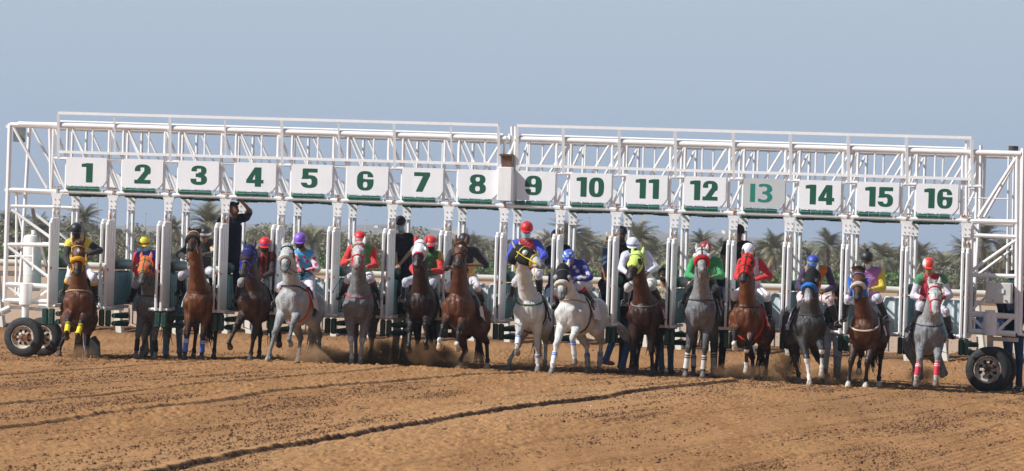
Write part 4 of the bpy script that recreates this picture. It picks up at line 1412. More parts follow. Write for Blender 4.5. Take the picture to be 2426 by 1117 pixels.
    if 'belly' in C:  # under-chest shade painted into the coat, on top of its own darker underside
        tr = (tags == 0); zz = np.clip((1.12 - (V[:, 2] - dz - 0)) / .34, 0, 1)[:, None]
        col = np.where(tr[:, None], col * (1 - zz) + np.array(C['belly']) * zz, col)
    root = empty('horse', (X0, Yr, g0))
    tag(root, hs['label'], 'horse', 'racehorses breaking from the starting gate')
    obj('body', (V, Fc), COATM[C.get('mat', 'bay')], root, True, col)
    # ears
    ec = hs.get('ear', C['body'])
    for x in (-1, 1):
        m = MB(); base = Hd(-.015, -.01, x * .058)
        eb = hs.get('earback', 0.0)
        d = unit(-hd * .75 + hup * (.35 - eb) + hsd * (x * .28) + up * .25)
        d2 = unit(np.cross(d, hsd))
        L = .18 * S
        m.tube([Vector(base - d * .03), Vector(base + d * L * .25), Vector(base + d * L * .55), Vector(base + d * L * .85 - hsd * x * .012), Vector(base + d * L - hsd * x * .022)], [.026 * S, .037 * S, .033 * S, .016 * S, .003], 8, 0, True, .55, up=tuple(hup))
        obj('ear', m, simple('ear_%d_%d_%d' % tuple(int(q * 255) for q in ec), ec, .7, .2, 20), root)
    for x in (-1, 1):
        m = MB(); c = Hd(.185, .040, x * .092); m.ell(c, (.021 * SH, .021 * SH, .019 * SH), 10, 8); obj('eye', m, EYEM, root)
        m = MB(); c = Hd(.527, -.002, x * .040); m.ell(c, (.013 * SH, .012 * SH, .018 * SH), 8, 6); obj('nostril', m, SKINH, root)
    if hs.get('open'):
        m = MB(); m.limb = None
        a_, b_ = Hd(.40, -.10), Hd(.50, -.115)
        m.tube([Vector(a_), Vector(Hd(.47, -.12)), Vector(b_)], [.03, .03, .02], 8, 0, True, .6, up=tuple(hup))
        obj('lower_lip', m, cloth('pink_mouth', (.42, .20, .17)), root)
    # mane, forelock and tail
    rnd = random.Random(int(cu))
    hc = C.get('hair', (.015, .012, .010))
    m = MB(); bk = unit(-fwd + up * .4)
    for k in range(70):
        t = rnd.uniform(.12, .80 if 'hood' in hs else 1.0); i = min(int(t * 5), 4); f = t * 5 - i
        q = nk[i] * (1 - f) + nk[i + 1] * f
        tang = unit(nk[i + 1] - nk[i]); crest = unit(-fwd - tang * ((-fwd) @ tang))
        q = push(B, q, crest, -.01)
        sx = hs.get('mane', 1) * rnd.uniform(.3, 1)
        l = rnd.uniform(.10, .20)
        e = q + crest * .03 + side * sx * .06; e2 = e + side * sx * .05 - up * l + crest * rnd.uniform(0, .05)
        m.tube([Vector(q), Vector(e), Vector(e2)], [.016, .013, .002], 4)
    obj('mane', m, hairmat(hc), root)
    m = MB()
    for k in range(0 if 'hood' in hs and not hs.get('wild') else hs.get('fore', 12)):
        q = Hd(-.03, .03, rnd.uniform(-.03, .03)); L = rnd.uniform(.08, .16)
        if hs.get('wild'):
            e = q + (hup * .05 + hsd * rnd.uniform(-.10, .10) - hd * rnd.uniform(-.02, .07)); e2 = e + hsd * rnd.uniform(-.06, .06) + hd * rnd.uniform(-.02, .05)
        else:
            e = q + hd * L * .5 + hup * .05 + hsd * rnd.uniform(-.03, .03); e2 = q + hd * L + hup * .045 + hsd * rnd.uniform(-.05, .05)
        m.tube([Vector(q), Vector(e), Vector(e2)], [.012, .010, .002], 4)
    if m.v: obj('forelock', m, hairmat(hc), root)
    m = MB(); tb = W((0, 1.0, 1.24)); ts = hs.get('tail', (0, .25, -.75))
    for k in range(34):
        tv = RZ(ts)
        e1 = tb + RZ((rnd.uniform(-.03, .03), .10, .02)) + tv * .15
        e2 = tb + tv * rnd.uniform(.5, .75) + np.array([rnd.uniform(-.06, .06), rnd.uniform(-.05, .05), rnd.uniform(-.05, .05)])
        e3 = e2 + tv * .35 + np.array([rnd.uniform(-.09, .09), rnd.uniform(-.05, .05), rnd.uniform(-.10, 0)])
        m.tube([Vector(tb - fwd * 0), Vector(e1), Vector(e2), Vector(e3)], [.022, .025, .018, .003], 4)
    obj('tail', m, hairmat(C.get('tailc', hc)), root)
    # saddle cloth, saddle, girth, breast strap
    rowsy = [-.12, -.02, .08, .20, .32, .42]
    angs = [-104, -92, -78, -62, -45, -25, 0, 25, 45, 62, 78, 92, 104]
    vs = []
    for yy in rowsy:
        cpt = W((0, yy, 1.10))
        for a in angs:
            d = unit(side * math.sin(math.radians(a)) + (TR((0, 0, 1)) - TR((0, 0, 0))) / S * math.cos(math.radians(a)))
            fl = max(0, abs(a) - 60) / 44.0
            vs.append(push(B, cpt, d, .022 + .05 * fl * fl + (.012 if (abs(a) > 80) else 0) * math.sin(yy * 30)))
    nA = len(angs); fs = []
    for r in range(len(rowsy) - 1):
        for k in range(nA - 1):
            fs.append((r * nA + k, r * nA + k + 1, (r + 1) * nA + k + 1, (r + 1) * nA + k))
    m = MB(); m.add(vs, fs)
    nv_ = len(vs); ctr = W((0, .15, 1.10))
    m.add([v + unit(v - ctr) * .008 for v in vs], [f[::-1] for f in fs])
    sc_ = hs.get('cloth', (.70, .68, .68))
    ob = obj('saddle_cloth', m, cloth('saddle_cloth_%d_%d_%d' % tuple(int(q * 255) for q in sc_), sc_, .85), root)
    if 'trim' in hs:
        tm_ = cloth('trim_%d_%d_%d' % tuple(int(q * 255) for q in hs['trim']), hs['trim'])
        for sgn, ks_ in ((0, range(0, 5)), (nA - 1, range(nA - 1, nA - 6, -1))):
            m = MB(); m.tube([Vector(vs[r * nA + sgn]) for r in range(len(rowsy) - 1, -1, -1)] + [Vector(vs[k]) for k in ks_][1:], .016, 6)
            obj('cloth_trim', m, tm_, ob)
    m = MB(); m.tube([Vector(W((0, yy, 1.40 + zz))) for yy, zz in ((-.06, .055), (.02, .04), (.15, .02), (.28, .035), (.36, .07))], [.05, .10, .14, .13, .07], 10, 0, True, .45, up=(0, 0, 1))
    for x in (-1, 1): m.tube([Vector(push(B, W((0, yy, 1.1)), side * x * math.sin(a) + up * math.cos(a), .035)) for yy, a in ((.05, .5), (.02, .9), (0, 1.3))], [.05, .05, .03], 8, 0, True, .35)
    obj('saddle', m, simple('black_leather', (.02, .016, .014), .4, .3, 20), root)
    def ring(cen, ax, angles, clear, r, name, mat, par=root, flat=1.0, y2=None):
        ax = unit(ax); e1 = unit(np.cross(ax, up)) if abs(ax @ up) < .95 else side; e2 = unit(np.cross(e1, ax))
        pp = [Vector(push(B, cen, e1 * math.sin(math.radians(a)) + e2 * math.cos(math.radians(a)), clear)) for a in angles]
        mm = MB(); mm.tube(pp, r, 6); return obj(name, mm, mat, par)
    gc = hs.get('girth', (.02, .02, .025))
    ring(W((0, -.10, 1.10)), fwd, range(0, 361, 10), .004, .018, 'girth', cloth('strap_%d_%d_%d' % tuple(int(q * 255) for q in gc), gc))
    bc = hs.get('breast')
    if bc:
        pts_ = []
        br = .011 if len(bc) < 4 else bc[3] * .7
        drop = hs.get('bdrop', 1.20)
        for a in range(-100, 101, 6):
            ar = math.radians(a)
            cen = W((0, -.34, 1.26 + (drop - 1.20) * math.cos(ar)))
            d = side * math.sin(ar) + fwd * math.cos(ar) + up * (.10 * (1 - math.cos(ar)))
            pts_.append(Vector(push(B, cen, d, .004)))
        m = MB(); m.tube(pts_, br, 6); obj('breast_strap', m, cloth('strap_%d_%d_%d' % tuple(int(q * 255) for q in bc[:3]), bc[:3]), root)
    # bridle
    bl = hs.get('bridle', (.015, .013, .012)); bm = cloth('bridle_%d_%d_%d' % tuple(int(q * 255) for q in bl), bl, .5)
    def hring(s_, cu_, r, clear=.006, a0=-180, a1=180, w=1.0):
        pp = []
        for k in range(25):
            a = math.radians(a0 + (a1 - a0) * k / 24)
            pp.append(Vector(push(B, Hd(s_, cu_), hsd * math.sin(a) + hup * math.cos(a), clear)))
        mm = MB(); mm.tube(pp, r, 7, 0, True, w); return mm
    m = hring(.07, -.03, .010, .006, -120, 120)
    for src in (hring(.32, -.03, .011),):
        m.add(src.v, src.f)
    for x in (-1, 1):
        m.tube([Vector(push(B, Hd(s_, -.02), hsd * x, .006)) for s_ in (.03, .12, .22, .32, .42)], .010, 6)
        m.tube([Vector(push(B, Hd(.43, -.03), hsd * x, .008) + hup * .0 + hd * a_ * .0) for a_ in (0, 1)][:1] + [Vector(push(B, Hd(.45, -.045), hsd * x, .012))], .016, 6)
    m.tube([Vector(push(B, Hd(.05, -.05), hsd * x - hup * .4, .008)) for x in (-1, -.3, .3, 1)], .009, 6)
    obj('bridle', m, bm, root)
    m = MB()
    for x in (-1, 1):
        c = Vector(push(B, Hd(.445, -.045), hsd * x, .012)); m.disc_ring(c, hsd, [(-.006, .022), (0, .028), (.006, .022), (0, .018), (-.006, .022)], 14)
    obj('bit_ring', m, STEEL, root)
    if 'roll' in hs:
        m = hring(.30, -.02, .040 * S, .018, -115, 115)
        obj('noseband', m, simple('fleece_%d_%d_%d' % tuple(int(q * 255) for q in hs['roll']), hs['roll'], .95, .15, 60, 0, .012), root)
    if 'hood' in hs:
        hk = hs['hood']
        HB = Body(.016, np.min([p0, Hd(.4)], 0) - .3, np.max([p0, Hd(.4)], 0) + .3)
        g = .012
        HB.limb(Hd(.00, -.02), Hd(.20, -.005), (.088 + g) * SH, (.098 + g) * SH, .03, hsd, 1.0, 2)
        for x in (-1, 1): HB.limb(Hd(.12, -.10, x * .028), Hd(.22, -.085, x * .024), (.070 + g) * SH, (.062 + g) * SH, .02, None, 1, 2)
        HB.limb(Hd(.20, -.005), Hd(.44, -.005), (.088 + g) * SH, (.058 + g) * SH, .02, hsd, .96, 2)
        HB.limb(Hd(.26, -.085), Hd(.47, -.068), (.046 + g) * SH, (.030 + g) * SH, .02, hsd, 1.0, 2)
        for x in (-1, 1): HB.limb(Hd(.165, .035, x * .078), Hd(.20, .030, x * .074), (.032 + g) * SH, (.028 + g) * SH, .02, None, 1, 2)
        HB.limb(Hd(-.02, -.08), Hd(-.06, -.14), .125 * SH, .14 * SH, .03, sd, .8, 2)
        v2, f2 = HB.mesh()
        s2 = (v2 - p0) @ hd / SH; w2 = (v2 - p0) @ hsd / SH; u2 = (v2 - p0) @ hup / SH
        lim = hk.get('len', .33)
        keep = (s2 < lim + (.05 if hk.get('cheek') else 0) * (u2 < 0)) & (s2 > -.09)
        for x in (-1, 1):
            e = Hd(.185, .040, x * .092)
            keep &= np.linalg.norm(v2 - e, axis=1) > hk.get('hole', .040) * SH
        kf = keep[f2].all(1)
        c2 = np.tile(np.array(hk['col'], float), (len(v2), 1))
        if 'stripe' in hk:
            c2[(np.abs(w2) < hk.get('sw', .014)) & (u2 > 0)] = hk['stripe']
        if 'edge' in hk:
            c2[(s2 > lim - .045)] = hk['edge']
        if 'cross' in hk:
            c2[((np.abs(w2) < .014) | (np.abs(s2 - .27) < .012) | (np.abs(s2 - .07) < .01)) & (u2 > -.02)] = hk['cross']
        used_ = np.unique(f2[kf]); mp_ = -np.ones(len(v2), int); mp_[used_] = np.arange(len(used_))
        ho = obj('hood', (v2[used_], mp_[f2[kf]]), attr_mat('hood_cloth', .8, .12, 30, 0, 0, .003, .2), root, True, c2[used_])
        if 'cup' in hk:
            for x in (-1, 1):
                e = Vector(Hd(.185, .038, x * .098)); ax = Vector(unit(hsd * x + hup * .35 - hd * .35))
                mm = MB(); mm.disc_ring(e, ax, [(-.02, .052), (.012, .050), (.034, .038), (.044, .018), (.046, .001)] if hk.get('cupfull', 1) else [(-.02, .05), (.025, .055), (.025, .050), (-.01, .045)], 16)
                obj('eye_cup', mm, simple('cup_%d_%d_%d' % tuple(int(q * 255) for q in hk['cup']), hk['cup'], .5, .1), ho)
    if 'flap' in hs:
        for x in (-1, 1):
            mm = MB(); a = Vector(push(B, Hd(.08, -.02), hsd * x, .01)); b = Vector(push(B, Hd(.36, -.02), hsd * x, .01)); o_ = Vector(hsd * x * .06 + hup * .02); i_ = Vector(-hup * .14)
            mm.add([a, b, b + i_, a + i_, a + o_, b + o_ * .8, b + i_ + o_, a + i_ + o_], [(3, 2, 1, 0), (4, 5, 6, 7), (0, 1, 5, 4), (1, 2, 6, 5), (2, 3, 7, 6), (3, 0, 4, 7)])
            obj('cheek_flap', mm, cloth('flap_blue', hs['flap']), root)
    # leg bandages
    for key, spec in hs.get('wraps', {}).items():
        c_, t0, t1, bands = spec
        top, kn, fet, q, pdv, front, sx = legs[key]
        a = kn + (fet - kn) * t0; b = kn + (fet - kn) * t1
        m = MB(); m.tube([Vector(a), Vector(a * .7 + b * .3), Vector(a * .3 + b * .7), Vector(b)], [.047 * S, .049 * S, .046 * S, .052 * S], 12)
        wo_ = obj('leg_wrap', m, cloth('wrap_%d_%d_%d' % tuple(int(q_ * 255) for q_ in c_), c_), root)
        if bands is not None:
            m = MB()
            for f_ in (.12, .26):
                p1 = a + (b - a) * f_; p2 = a + (b - a) * (f_ + .07)
                m.tube([Vector(p1), Vector(p2)], .0515 * S, 12)
            obj('wrap_band', m, cloth('band_%d_%d_%d' % tuple(int(q_ * 255) for q_ in bands), bands), wo_)
    mouth = [push(B, Hd(.445, -.045), hsd * x, .02) for x in (-1, 1)]
    seat = W((0, .16, 1.50))
    return dict(root=root, mouth=mouth, seat=seat, W=W, side=side, fwd=fwd, S=S, Y=Yr, X=X0, rein=bm)
SKINS = {'tan': (.36, .20, .125), 'brown': (.17, .085, .05), 'dark': (.07, .038, .025)}
SKINM = attr_mat('skin', .5, .08, 14, 0, 0, .001, .4)
SILKM = attr_mat('silks', .55, .10, 5, 0, .2, .035, .4)
CLOTHM = attr_mat('work_cloth', .85, .18, 5, 0, .1, .035, .2)
BOOTM = simple('black_boot_leather', (.014, .013, .013), .3, .3, 12)
def hand(m, w, d, palm_n, sx, curl=.8, s=1.0):
    """Palm-rooted fingers and thumb as tapered tubes. w wrist, d direction of the hand, palm_n palm normal."""
    d = unit(d); n = unit(np.array(palm_n) - d * (np.array(palm_n) @ d)); l = np.cross(n, d) * sx
    base = w + d * .075 * s
    for k, (L, off_) in enumerate(((.070, .030), (.078, .010), (.072, -.010), (.056, -.029))):
        p = base + l * off_ * s - d * .012; pts = [p]; dd = d; ang = 0
        for seg, f in enumerate((.45, .30, .25)):
            ang += curl * (.7 + .15 * seg + .05 * k)
            q = d * math.cos(ang) + n * math.sin(ang)
            pts.append(pts[-1] + q * L * f * s)
        m.tube([Vector(q) for q in pts], [.0095 * s, .009 * s, .008 * s, .006 * s], 6)
    p = w + d * .03 * s + l * .028 * s
    m.tube([Vector(p), Vector(p + l * .022 * s + d * .022 * s + n * .01), Vector(p + l * .018 * s + d * .045 * s + n * .028), Vector(p + l * .008 * s + d * .055 * s + n * .045)], [.013 * s, .011 * s, .010 * s, .007 * s], 6)
def person(J, A):
    """J: joints in world space; A: appearance."""
    g = A.get('size', 1.0)
    hc, pel = J['head'], J['pelvis']; shL, shR = J['shL'], J['shR']
    sm = (shL + shR) / 2; sv = unit(shR - shL)
    f = unit(J['face']); upv = unit(np.array([0, 0, 1.]) - f * f[2]) if abs(f[2]) < .95 else np.array([0, 0, 1.])
    hs_ = unit(np.cross(f, upv)); hs_ = hs_ if hs_[0] > 0 else -hs_
    allp = [J[k] for k in J if k not in ('face', 'toeL', 'toeR', 'handdir')]
    root = empty('person', (float((J['ankL'][0] + J['ankR'][0]) / 2), float((J['ankL'][1] + J['ankR'][1]) / 2), float(min(J['ankL'][2], J['ankR'][2]) - .09)))
    tag(root, A['label'], A.get('cat', 'jockey'), A.get('group'))
    lo = np.min(allp, 0) - .28; hi = np.max(allp, 0) + .28
    B = Body(.0135, lo, hi)
    H = lambda a, b, c: hc + (f * a + upv * b + hs_ * c) * g
    B.limb(H(-.015, .035, 0), H(-.02, .0, 0), .094 * g, .088 * g, .02, hs_, .86, 1)
    B.limb(H(.03, -.02, 0), H(.045, -.075, 0), .062 * g, .046 * g, .02, hs_, 1.0, 1)
    B.limb(H(.05, -.095, 0), H(.055, -.10, 0), .028 * g, .028 * g, .015, None, 1, 1)
    B.limb(H(.088, .0, 0), H(.105, -.038, 0), .012 * g, .018 * g, .012, None, 1, 1)
    B.limb(H(.075, .025, -.03), H(.075, .025, .03), .020 * g, .020 * g, .012, None, 1, 1)
    for x in (-1, 1): B.limb(H(-.005, .012, x * .082), H(-.01, -.02, x * .080), .018 * g, .012 * g, .01, None, 1, 1)
    nb = sm + np.array([0, 0, .03])
    B.limb(H(-.02, -.07, 0), nb, .055 * g, .065 * g, .03, None, 1, 2)
    ch = sm * .75 + pel * .25
    B.limb(ch, pel, .115 * g, .11 * g, .04, sv, 1.2, 0)
    B.limb(shL * .85 + shR * .15, shR * .85 + shL * .15, .07 * g, .07 * g, .04, None, 1, 0)
    hipL, hipR = J['hipL'], J['hipR']
    for s_, sh, el, wr, hip, kn, an, toe in (('L', shL, J['elL'], J['haL'], hipL, J['knL'], J['ankL'], J['toeL']), ('R', shR, J['elR'], J['haR'], hipR, J['knR'], J['ankR'], J['toeR'])):
        B.limb(sh, el, .048 * g, .038 * g, .03, None, 1, 3)
        B.limb(el, wr, .038 * g, .026 * g, .02, None, 1, 4)
        hd_ = unit(J.get('handdir', wr - el)) if s_ == 'R' and 'handdir' in J else unit(wr - el)
        B.limb(wr + hd_ * .01, wr + hd_ * .07, .024 * g, .027 * g, .015, sv, 1.35, 5)
        B.limb(hip, kn, .078 * g, .052 * g, .03, None, 1, 6)
        B.limb(kn, an, .052 * g, .034 * g, .03, None, 1, 7)
        B.limb(an - np.array([0, 0, .02]), an + unit(toe) * .12 - np.array([0, 0, .052]), .030 * g, .022 * g, .02, None, 1, 8)
    V, Fc = B.mesh()
    bi, bt = B.nearest(V)
    sk = np.array(SKINS[A.get('skin', 'tan')])
    col = np.tile(sk, (len(V), 1))
    # lips and brows
    q = V - hc
    a_, b_, c_ = q @ f, q @ upv, q @ hs_
    col[(a_ > .06) & (np.abs(b_ + .068) < .008) & (np.abs(c_) < .024)] = sk * (.75, .5, .5)
    col[(a_ > .05) & (np.abs(b_ - .032) < .006) & (np.abs(np.abs(c_) - .032) < .016)] = (.02, .015, .012)
    if A.get('beard'): col[(a_ > -.01) & (b_ < -.045) & (b_ > -.13)] = (.025, .018, .014)
    if A.get('gloves'): 
        tg = np.array([x[4] for x in B.bones])[bi]; col[tg == 5] = A['gloves']
    Vl, Fl = [V], [Fc]
    m = MB()
    for s_, el, wr, sx in (('L', J['elL'], J['haL'], -1), ('R', J['elR'], J['haR'], 1)):
        hd_ = unit(J.get('handdir', wr - el)) if s_ == 'R' and 'handdir' in J else unit(wr - el)
        hand(m, wr, hd_, np.array([-sx * .8, .3, -.6]), sx, A.get('curl', .8), g)
    hv = np.array([tuple(v) for v in m.v]); nV = len(V)
    tris = []
    for fc in m.f:
        if len(fc) == 4: tris.append(fc)
        else:
            for k in range(1, len(fc) - 1, 2): tris.append((fc[0], fc[k], fc[k + 1], fc[min(k + 2, len(fc) - 1)]))
    tris = [t for t in tris if len(set(t)) == 4]
    Vb = np.concatenate([V, hv]); Fb = np.concatenate([Fc, np.array(tris) + nV])
    col = np.concatenate([col, np.tile(np.array(A['gloves']) if A.get('gloves') else sk, (len(hv), 1))])
    obj('body', (Vb, Fb), SKINM, root, True, col)
    for x in (-1, 1):
        m = MB(); m.ell(H(.078, .006, x * .032), (.012, .012, .010), 8, 6); obj('eye', m, EYEM, root)
    # jacket or shirt
    K = Body(.0135, lo, hi)
    pf = A.get('puff', .016)
    K.limb(ch, pel + (sm - pel) * .12, (.118 + pf) * g, (.115 + pf) * g, .04, sv, 1.22, 0)
    K.limb(shL * .85 + shR * .15, shR * .85 + shL * .15, (.072 + pf) * g, (.072 + pf) * g, .04, None, 1, 0)
    K.limb(nb - np.array([0, 0, .01]), nb + np.array([0, 0, .018]), .075 * g, .066 * g, .02, None, 1, 9)
    longs = A.get('sleeve', 'long')
    for s_, sh, el, wr, t3 in (('L', shL, J['elL'], J['haL'], 1), ('R', shR, J['elR'], J['haR'], 2)):
        if longs == 'long':
            K.limb(sh, el, (.054 + pf) * g, (.046 + pf * .8) * g, .03, None, 1, t3)
            K.limb(el, el + (wr - el) * .94, (.046 + pf * .8) * g, (.032 + pf * .4) * g, .03, None, 1, t3 + 2)
        else:
            K.limb(sh, sh + (el - sh) * (.75 if longs == 'short' else 1), (.054 + pf) * g, (.052 + pf) * g, .03, None, 1, t3)
    V, Fc = K.mesh(); bi, bt = K.nearest(V); tg = np.array([x[4] for x in K.bones])[bi]
    jc = A['jacket']
    col = np.tile(np.array(jc['body'], float), (len(V), 1))
    sl = jc.get('sleeve', jc['body'])
    cx = (V - sm) @ sv; cz = V[:, 2] - sm[2]
    arm = (tg >= 1) & (tg <= 4)
    if 'stripes' in jc:
        col[(~arm) & (np.floor(cx / .045).astype(int) % 2 == 0)] = jc['stripes']
    if 'lower' in jc:
        tt = ((V - sm) @ unit(pel - sm)) / max(np.linalg.norm(pel - sm), .1); col[(~arm) & (tt > .38)] = jc['lower']
    col[arm] = sl
    if 'shoulder' in jc:
        col[((tg == 1) | (tg == 2)) & (bt < .35)] = jc['shoulder']
        col[(tg == 0) & (np.abs(cx) > .13) & (cz > -.05)] = jc['shoulder']
    if 'cuff' in jc: col[((tg == 3) | (tg == 4)) & (bt > .78)] = jc['cuff']
    if 'seam' in jc:
        m_ = arm & (np.abs(bt - .5) < .22) & (V[:, 1] > -1e9); col[m_ & (tg <= 2)] = jc['seam']
    if 'collar' in jc: col[tg == 9] = jc['collar']
    if 'left' in jc: col[(tg == 1) | (tg == 3)] = jc['left']
    if 'patch' in jc: col[(tg == 2) & (bt > .45) & (bt < .95)] = jc['patch']
    if 'star' in jc:
        rs = random.Random(4)
        centres = [sm + sv * a + np.array([0, 0, b]) for a, b in ((-.09, -.10), (.06, -.11), (-.02, -.24), (.13, -.22), (-.13, -.26), (.0, -.03))]
        for s2, el2, wr2 in ((shL, J['elL'], J['haL']), (shR, J['elR'], J['haR'])):
            centres += [s2 * .75 + el2 * .25, s2 * .3 + el2 * .7, el2 * .65 + wr2 * .35, el2 * .25 + wr2 * .75]
        for c0 in centres:
            dx, dz_ = V[:, 0] - c0[0], V[:, 2] - c0[2]
            r = np.hypot(dx, dz_); an_ = np.arctan2(dz_, dx) + rs.uniform(0, 1)
            lim = .040 * (1 - .45 * np.abs(((an_ / (2 * np.pi) * 5) % 1) - .5) * 2)
            isarm = arm if np.min([np.linalg.norm(c0 - p) for p in (J['elL'], J['elR'])]) < .25 else ~arm
            col[(r < lim) & (np.abs(V[:, 1] - c0[1]) < .2)] = jc['star']
    obj('jacket' if A.get('cat', 'jockey') == 'jockey' else 'shirt', (V, Fc), SILKM if A.get('cat', 'jockey') == 'jockey' else CLOTHM, root, True, col)
    # breeches
    T_ = Body(.0135, lo, hi)
    T_.limb(pel, pel + (sm - pel) * .08, .132 * g, .122 * g, .03, sv, 1.18, 0)
    jock = A.get('cat', 'jockey') == 'jockey'
    wide = A.get('legw', 1.0)
    for hip, kn, an in ((hipL, J['knL'], J['ankL']), (hipR, J['knR'], J['ankR'])):
        T_.limb(pel, hip, .12 * g, .10 * g, .04, None, 1, 0)
        T_.limb(hip, kn, .098 * g * wide, .066 * g * wide, .04, None, 1, 1)
        e = kn + (an - kn) * (.35 if jock else .96)
        T_.limb(kn, e, .066 * g * wide, (.056 if jock else .055 * wide) * g, .03, None, 1, 2)
        if not jock: T_.limb(e - (an - kn) * .05, e, .06 * g * wide, .064 * g * wide, .02, None, 1, 2)
    V, Fc = T_.mesh(); bi, bt = T_.nearest(V)
    col = np.tile(np.array(A['pants'], float), (len(V), 1))
    obj('breeches' if jock else 'trousers', (V, Fc), CLOTHM if not jock else attr_mat('breeches_cloth', .7, .07, 5, 0, .1, .025, .3), root, True, col)
    for kn, an, toe in ((J['knL'], J['ankL'], J['toeL']), (J['knR'], J['ankR'], J['toeR'])):
        m = MB(); toe = unit(toe)
        if jock:
            a = kn + (an - kn) * .22
            m.tube([Vector(a), Vector(a + (an - a) * .3), Vector(a + (an - a) * .8), Vector(an), Vector(an - np.array([0, 0, .035]) + toe * .01)], [.066 * g, .066 * g, .050 * g, .047 * g, .045 * g], 12)
        else:
            m.tube([Vector(an + (kn - an) * .15), Vector(an), Vector(an - np.array([0, 0, .03]))], [.045, .045, .045], 10)
        m.tube([Vector(an - toe * .055 - np.array([0, 0, .045])), Vector(an - toe * .02 - np.array([0, 0, .035])), Vector(an + toe * .07 - np.array([0, 0, .045])), Vector(an + toe * .15 - np.array([0, 0, .055])), Vector(an + toe * .19 - np.array([0, 0, .06]))], [.032, .048, .045, .040, .02], 12, 0, True, .85)
        bo = obj('boot' if jock else 'shoe', m, BOOTM if jock else simple('shoe_%d' % int(A.get('shoe', (.1,))[0] * 100), A.get('shoe', (.10, .08, .07)), .7), root)
        if jock and 'boottop' in A:
            m = MB(); m.tube([Vector(a - (an - a) * .02), Vector(a + (an - a) * .16)], [.0675 * g, .0675 * g], 12)
            obj('boot_top', m, cloth('boottop_%d_%d' % (int(A['boottop'][0] * 99), int(A['boottop'][2] * 99)), A['boottop']), bo)
        if jock:
            m = MB(); c0 = an + toe * .07 - np.array([0, 0, .05])
            m.tube([Vector(c0 + hs_ * .07 - np.array([0, 0, .03])), Vector(c0 + hs_ * .06 + np.array([0, 0, .05])), Vector(c0 + np.array([0, 0, .10])), Vector(c0 - hs_ * .06 + np.array([0, 0, .05])), Vector(c0 - hs_ * .07 - np.array([0, 0, .03])), Vector(c0 + hs_ * .07 - np.array([0, 0, .03]))], .007, 6)
            obj('stirrup', m, STEEL, root)
    # headgear
    hk = A.get('hat', 'helmet')
    Mx = lambda p: Vector(H(*p))
    def dome(ra, rb, rc, drop, n=20, rows=8, cen=(-.012, .045, 0), grow=1.0):
        vs, fs = [], []
        for i in range(rows + 1):
            th = (math.pi / 2 + drop) * i / rows
            for k in range(n):
                ph = 2 * math.pi * k / n
                vs.append(H(cen[0] + ra * math.sin(th) * math.cos(ph) * grow, cen[1] + rb * math.cos(th) * grow, rc * math.sin(th) * math.sin(ph) * grow))
        for i in range(rows):
            for k in range(n):
                k2 = (k + 1) % n; fs.append((i * n + k, (i + 1) * n + k, (i + 1) * n + k2, i * n + k2))
        return vs, fs
    hcf = A.get('hatcol', (.02, .02, .02))
    if hk == 'helmet':
        vs, fs = dome(.128, .112, .112, .30, 28, 12)
        v = np.array(vs); q = v - H(-.012, .045, 0)
        a_, b_, c_ = q @ f, q @ upv, q @ hs_
        col = np.tile(np.array(hcf, float), (len(v), 1))
        if 'hatband' in A: col[b_ < .012 + .0] = A['hatband']
        if 'hatside' in A: col[np.abs(c_) > .065] = A['hatside']
        if 'hatstar' in A:
            for (y0, z0) in ((-.06, .06), (.04, .07), (-.01, .02), (.08, .02), (-.09, .01)):
                r = np.hypot(c_ - y0, b_ - z0); an_ = np.arctan2(b_ - z0, c_ - y0)
                col[r < .026 * (1 - .4 * np.abs(((an_ / 6.283 * 5) % 1) - .5) * 2)] = A['hatstar']
        if 'hathatch' in A:
            d1 = np.floor((c_ + b_) / .016).astype(int) % 3 == 0; d2 = np.floor((c_ - b_) / .016).astype(int) % 3 == 0
            col[d1 | d2] = A['hathatch']
        ho = obj('helmet', (v, np.array(fs)), attr_mat('helmet_silk', .45, .06, 12, 0, .1, .003, .5), root, True, col)
        m = MB()
        pk = [H(-.012 + .128 * math.cos(t) + .0, .020, .112 * math.sin(t)) for t in np.linspace(-1.05, 1.05, 9)]
        pk2 = [H(-.012 + (.128 + .062 * math.cos(t * 1.4)) * math.cos(t), .008, .112 * math.sin(t)) for t in np.linspace(-1.05, 1.05, 9)]
        vs = pk + pk2 + [p - upv * .008 for p in pk] + [p - upv * .008 for p in pk2]
        m.add(vs, [(k, k + 1, 9 + k + 1, 9 + k) for k in range(8)] + [(18 + k + 1, 18 + k, 27 + k, 27 + k + 1) for k in range(8)] + [(9 + k, 10 + k, 28 + k, 27 + k) for k in range(8)])
        pc = A.get('peak', hcf); obj('peak', m, simple('peak_%d_%d_%d' % tuple(int(q_ * 255) for q_ in pc), pc, .4, .1), ho)
        if A.get('pompom'):
            m = MB(); m.ell(H(-.012, .175, 0), (.030, .030, .028), 12, 8); obj('pompom', m, simple('black_wool', (.012, .012, .012), .95, .4, 60, 0, .01), ho)
    else:
        vs, fs = dome(.115, .098, .100, .12, 20, 8)
        ho = obj('cap', (np.array(vs), np.array(fs)), simple('cap_%d_%d_%d' % tuple(int(q_ * 255) for q_ in hcf), hcf, .75, .2, 20), root)
        m = MB()
        t = np.linspace(-1.0, 1.0, 9)
        pk = [H(.10 * math.cos(a), .045, .098 * math.sin(a)) for a in t]; pk2 = [H(.10 * math.cos(a) + .075 * math.cos(a * 1.2), .028, .088 * math.sin(a)) for a in t]
        m.add(pk + pk2 + [p - upv * .008 for p in pk] + [p - upv * .008 for p in pk2], [(k, k + 1, 9 + k + 1, 9 + k) for k in range(8)] + [(18 + k + 1, 18 + k, 27 + k, 27 + k + 1) for k in range(8)] + [(9 + k, 10 + k, 28 + k, 27 + k) for k in range(8)])
        obj('peak', m, simple('cap_%d_%d_%d' % tuple(int(q_ * 255) for q_ in hcf), hcf, .75), ho)
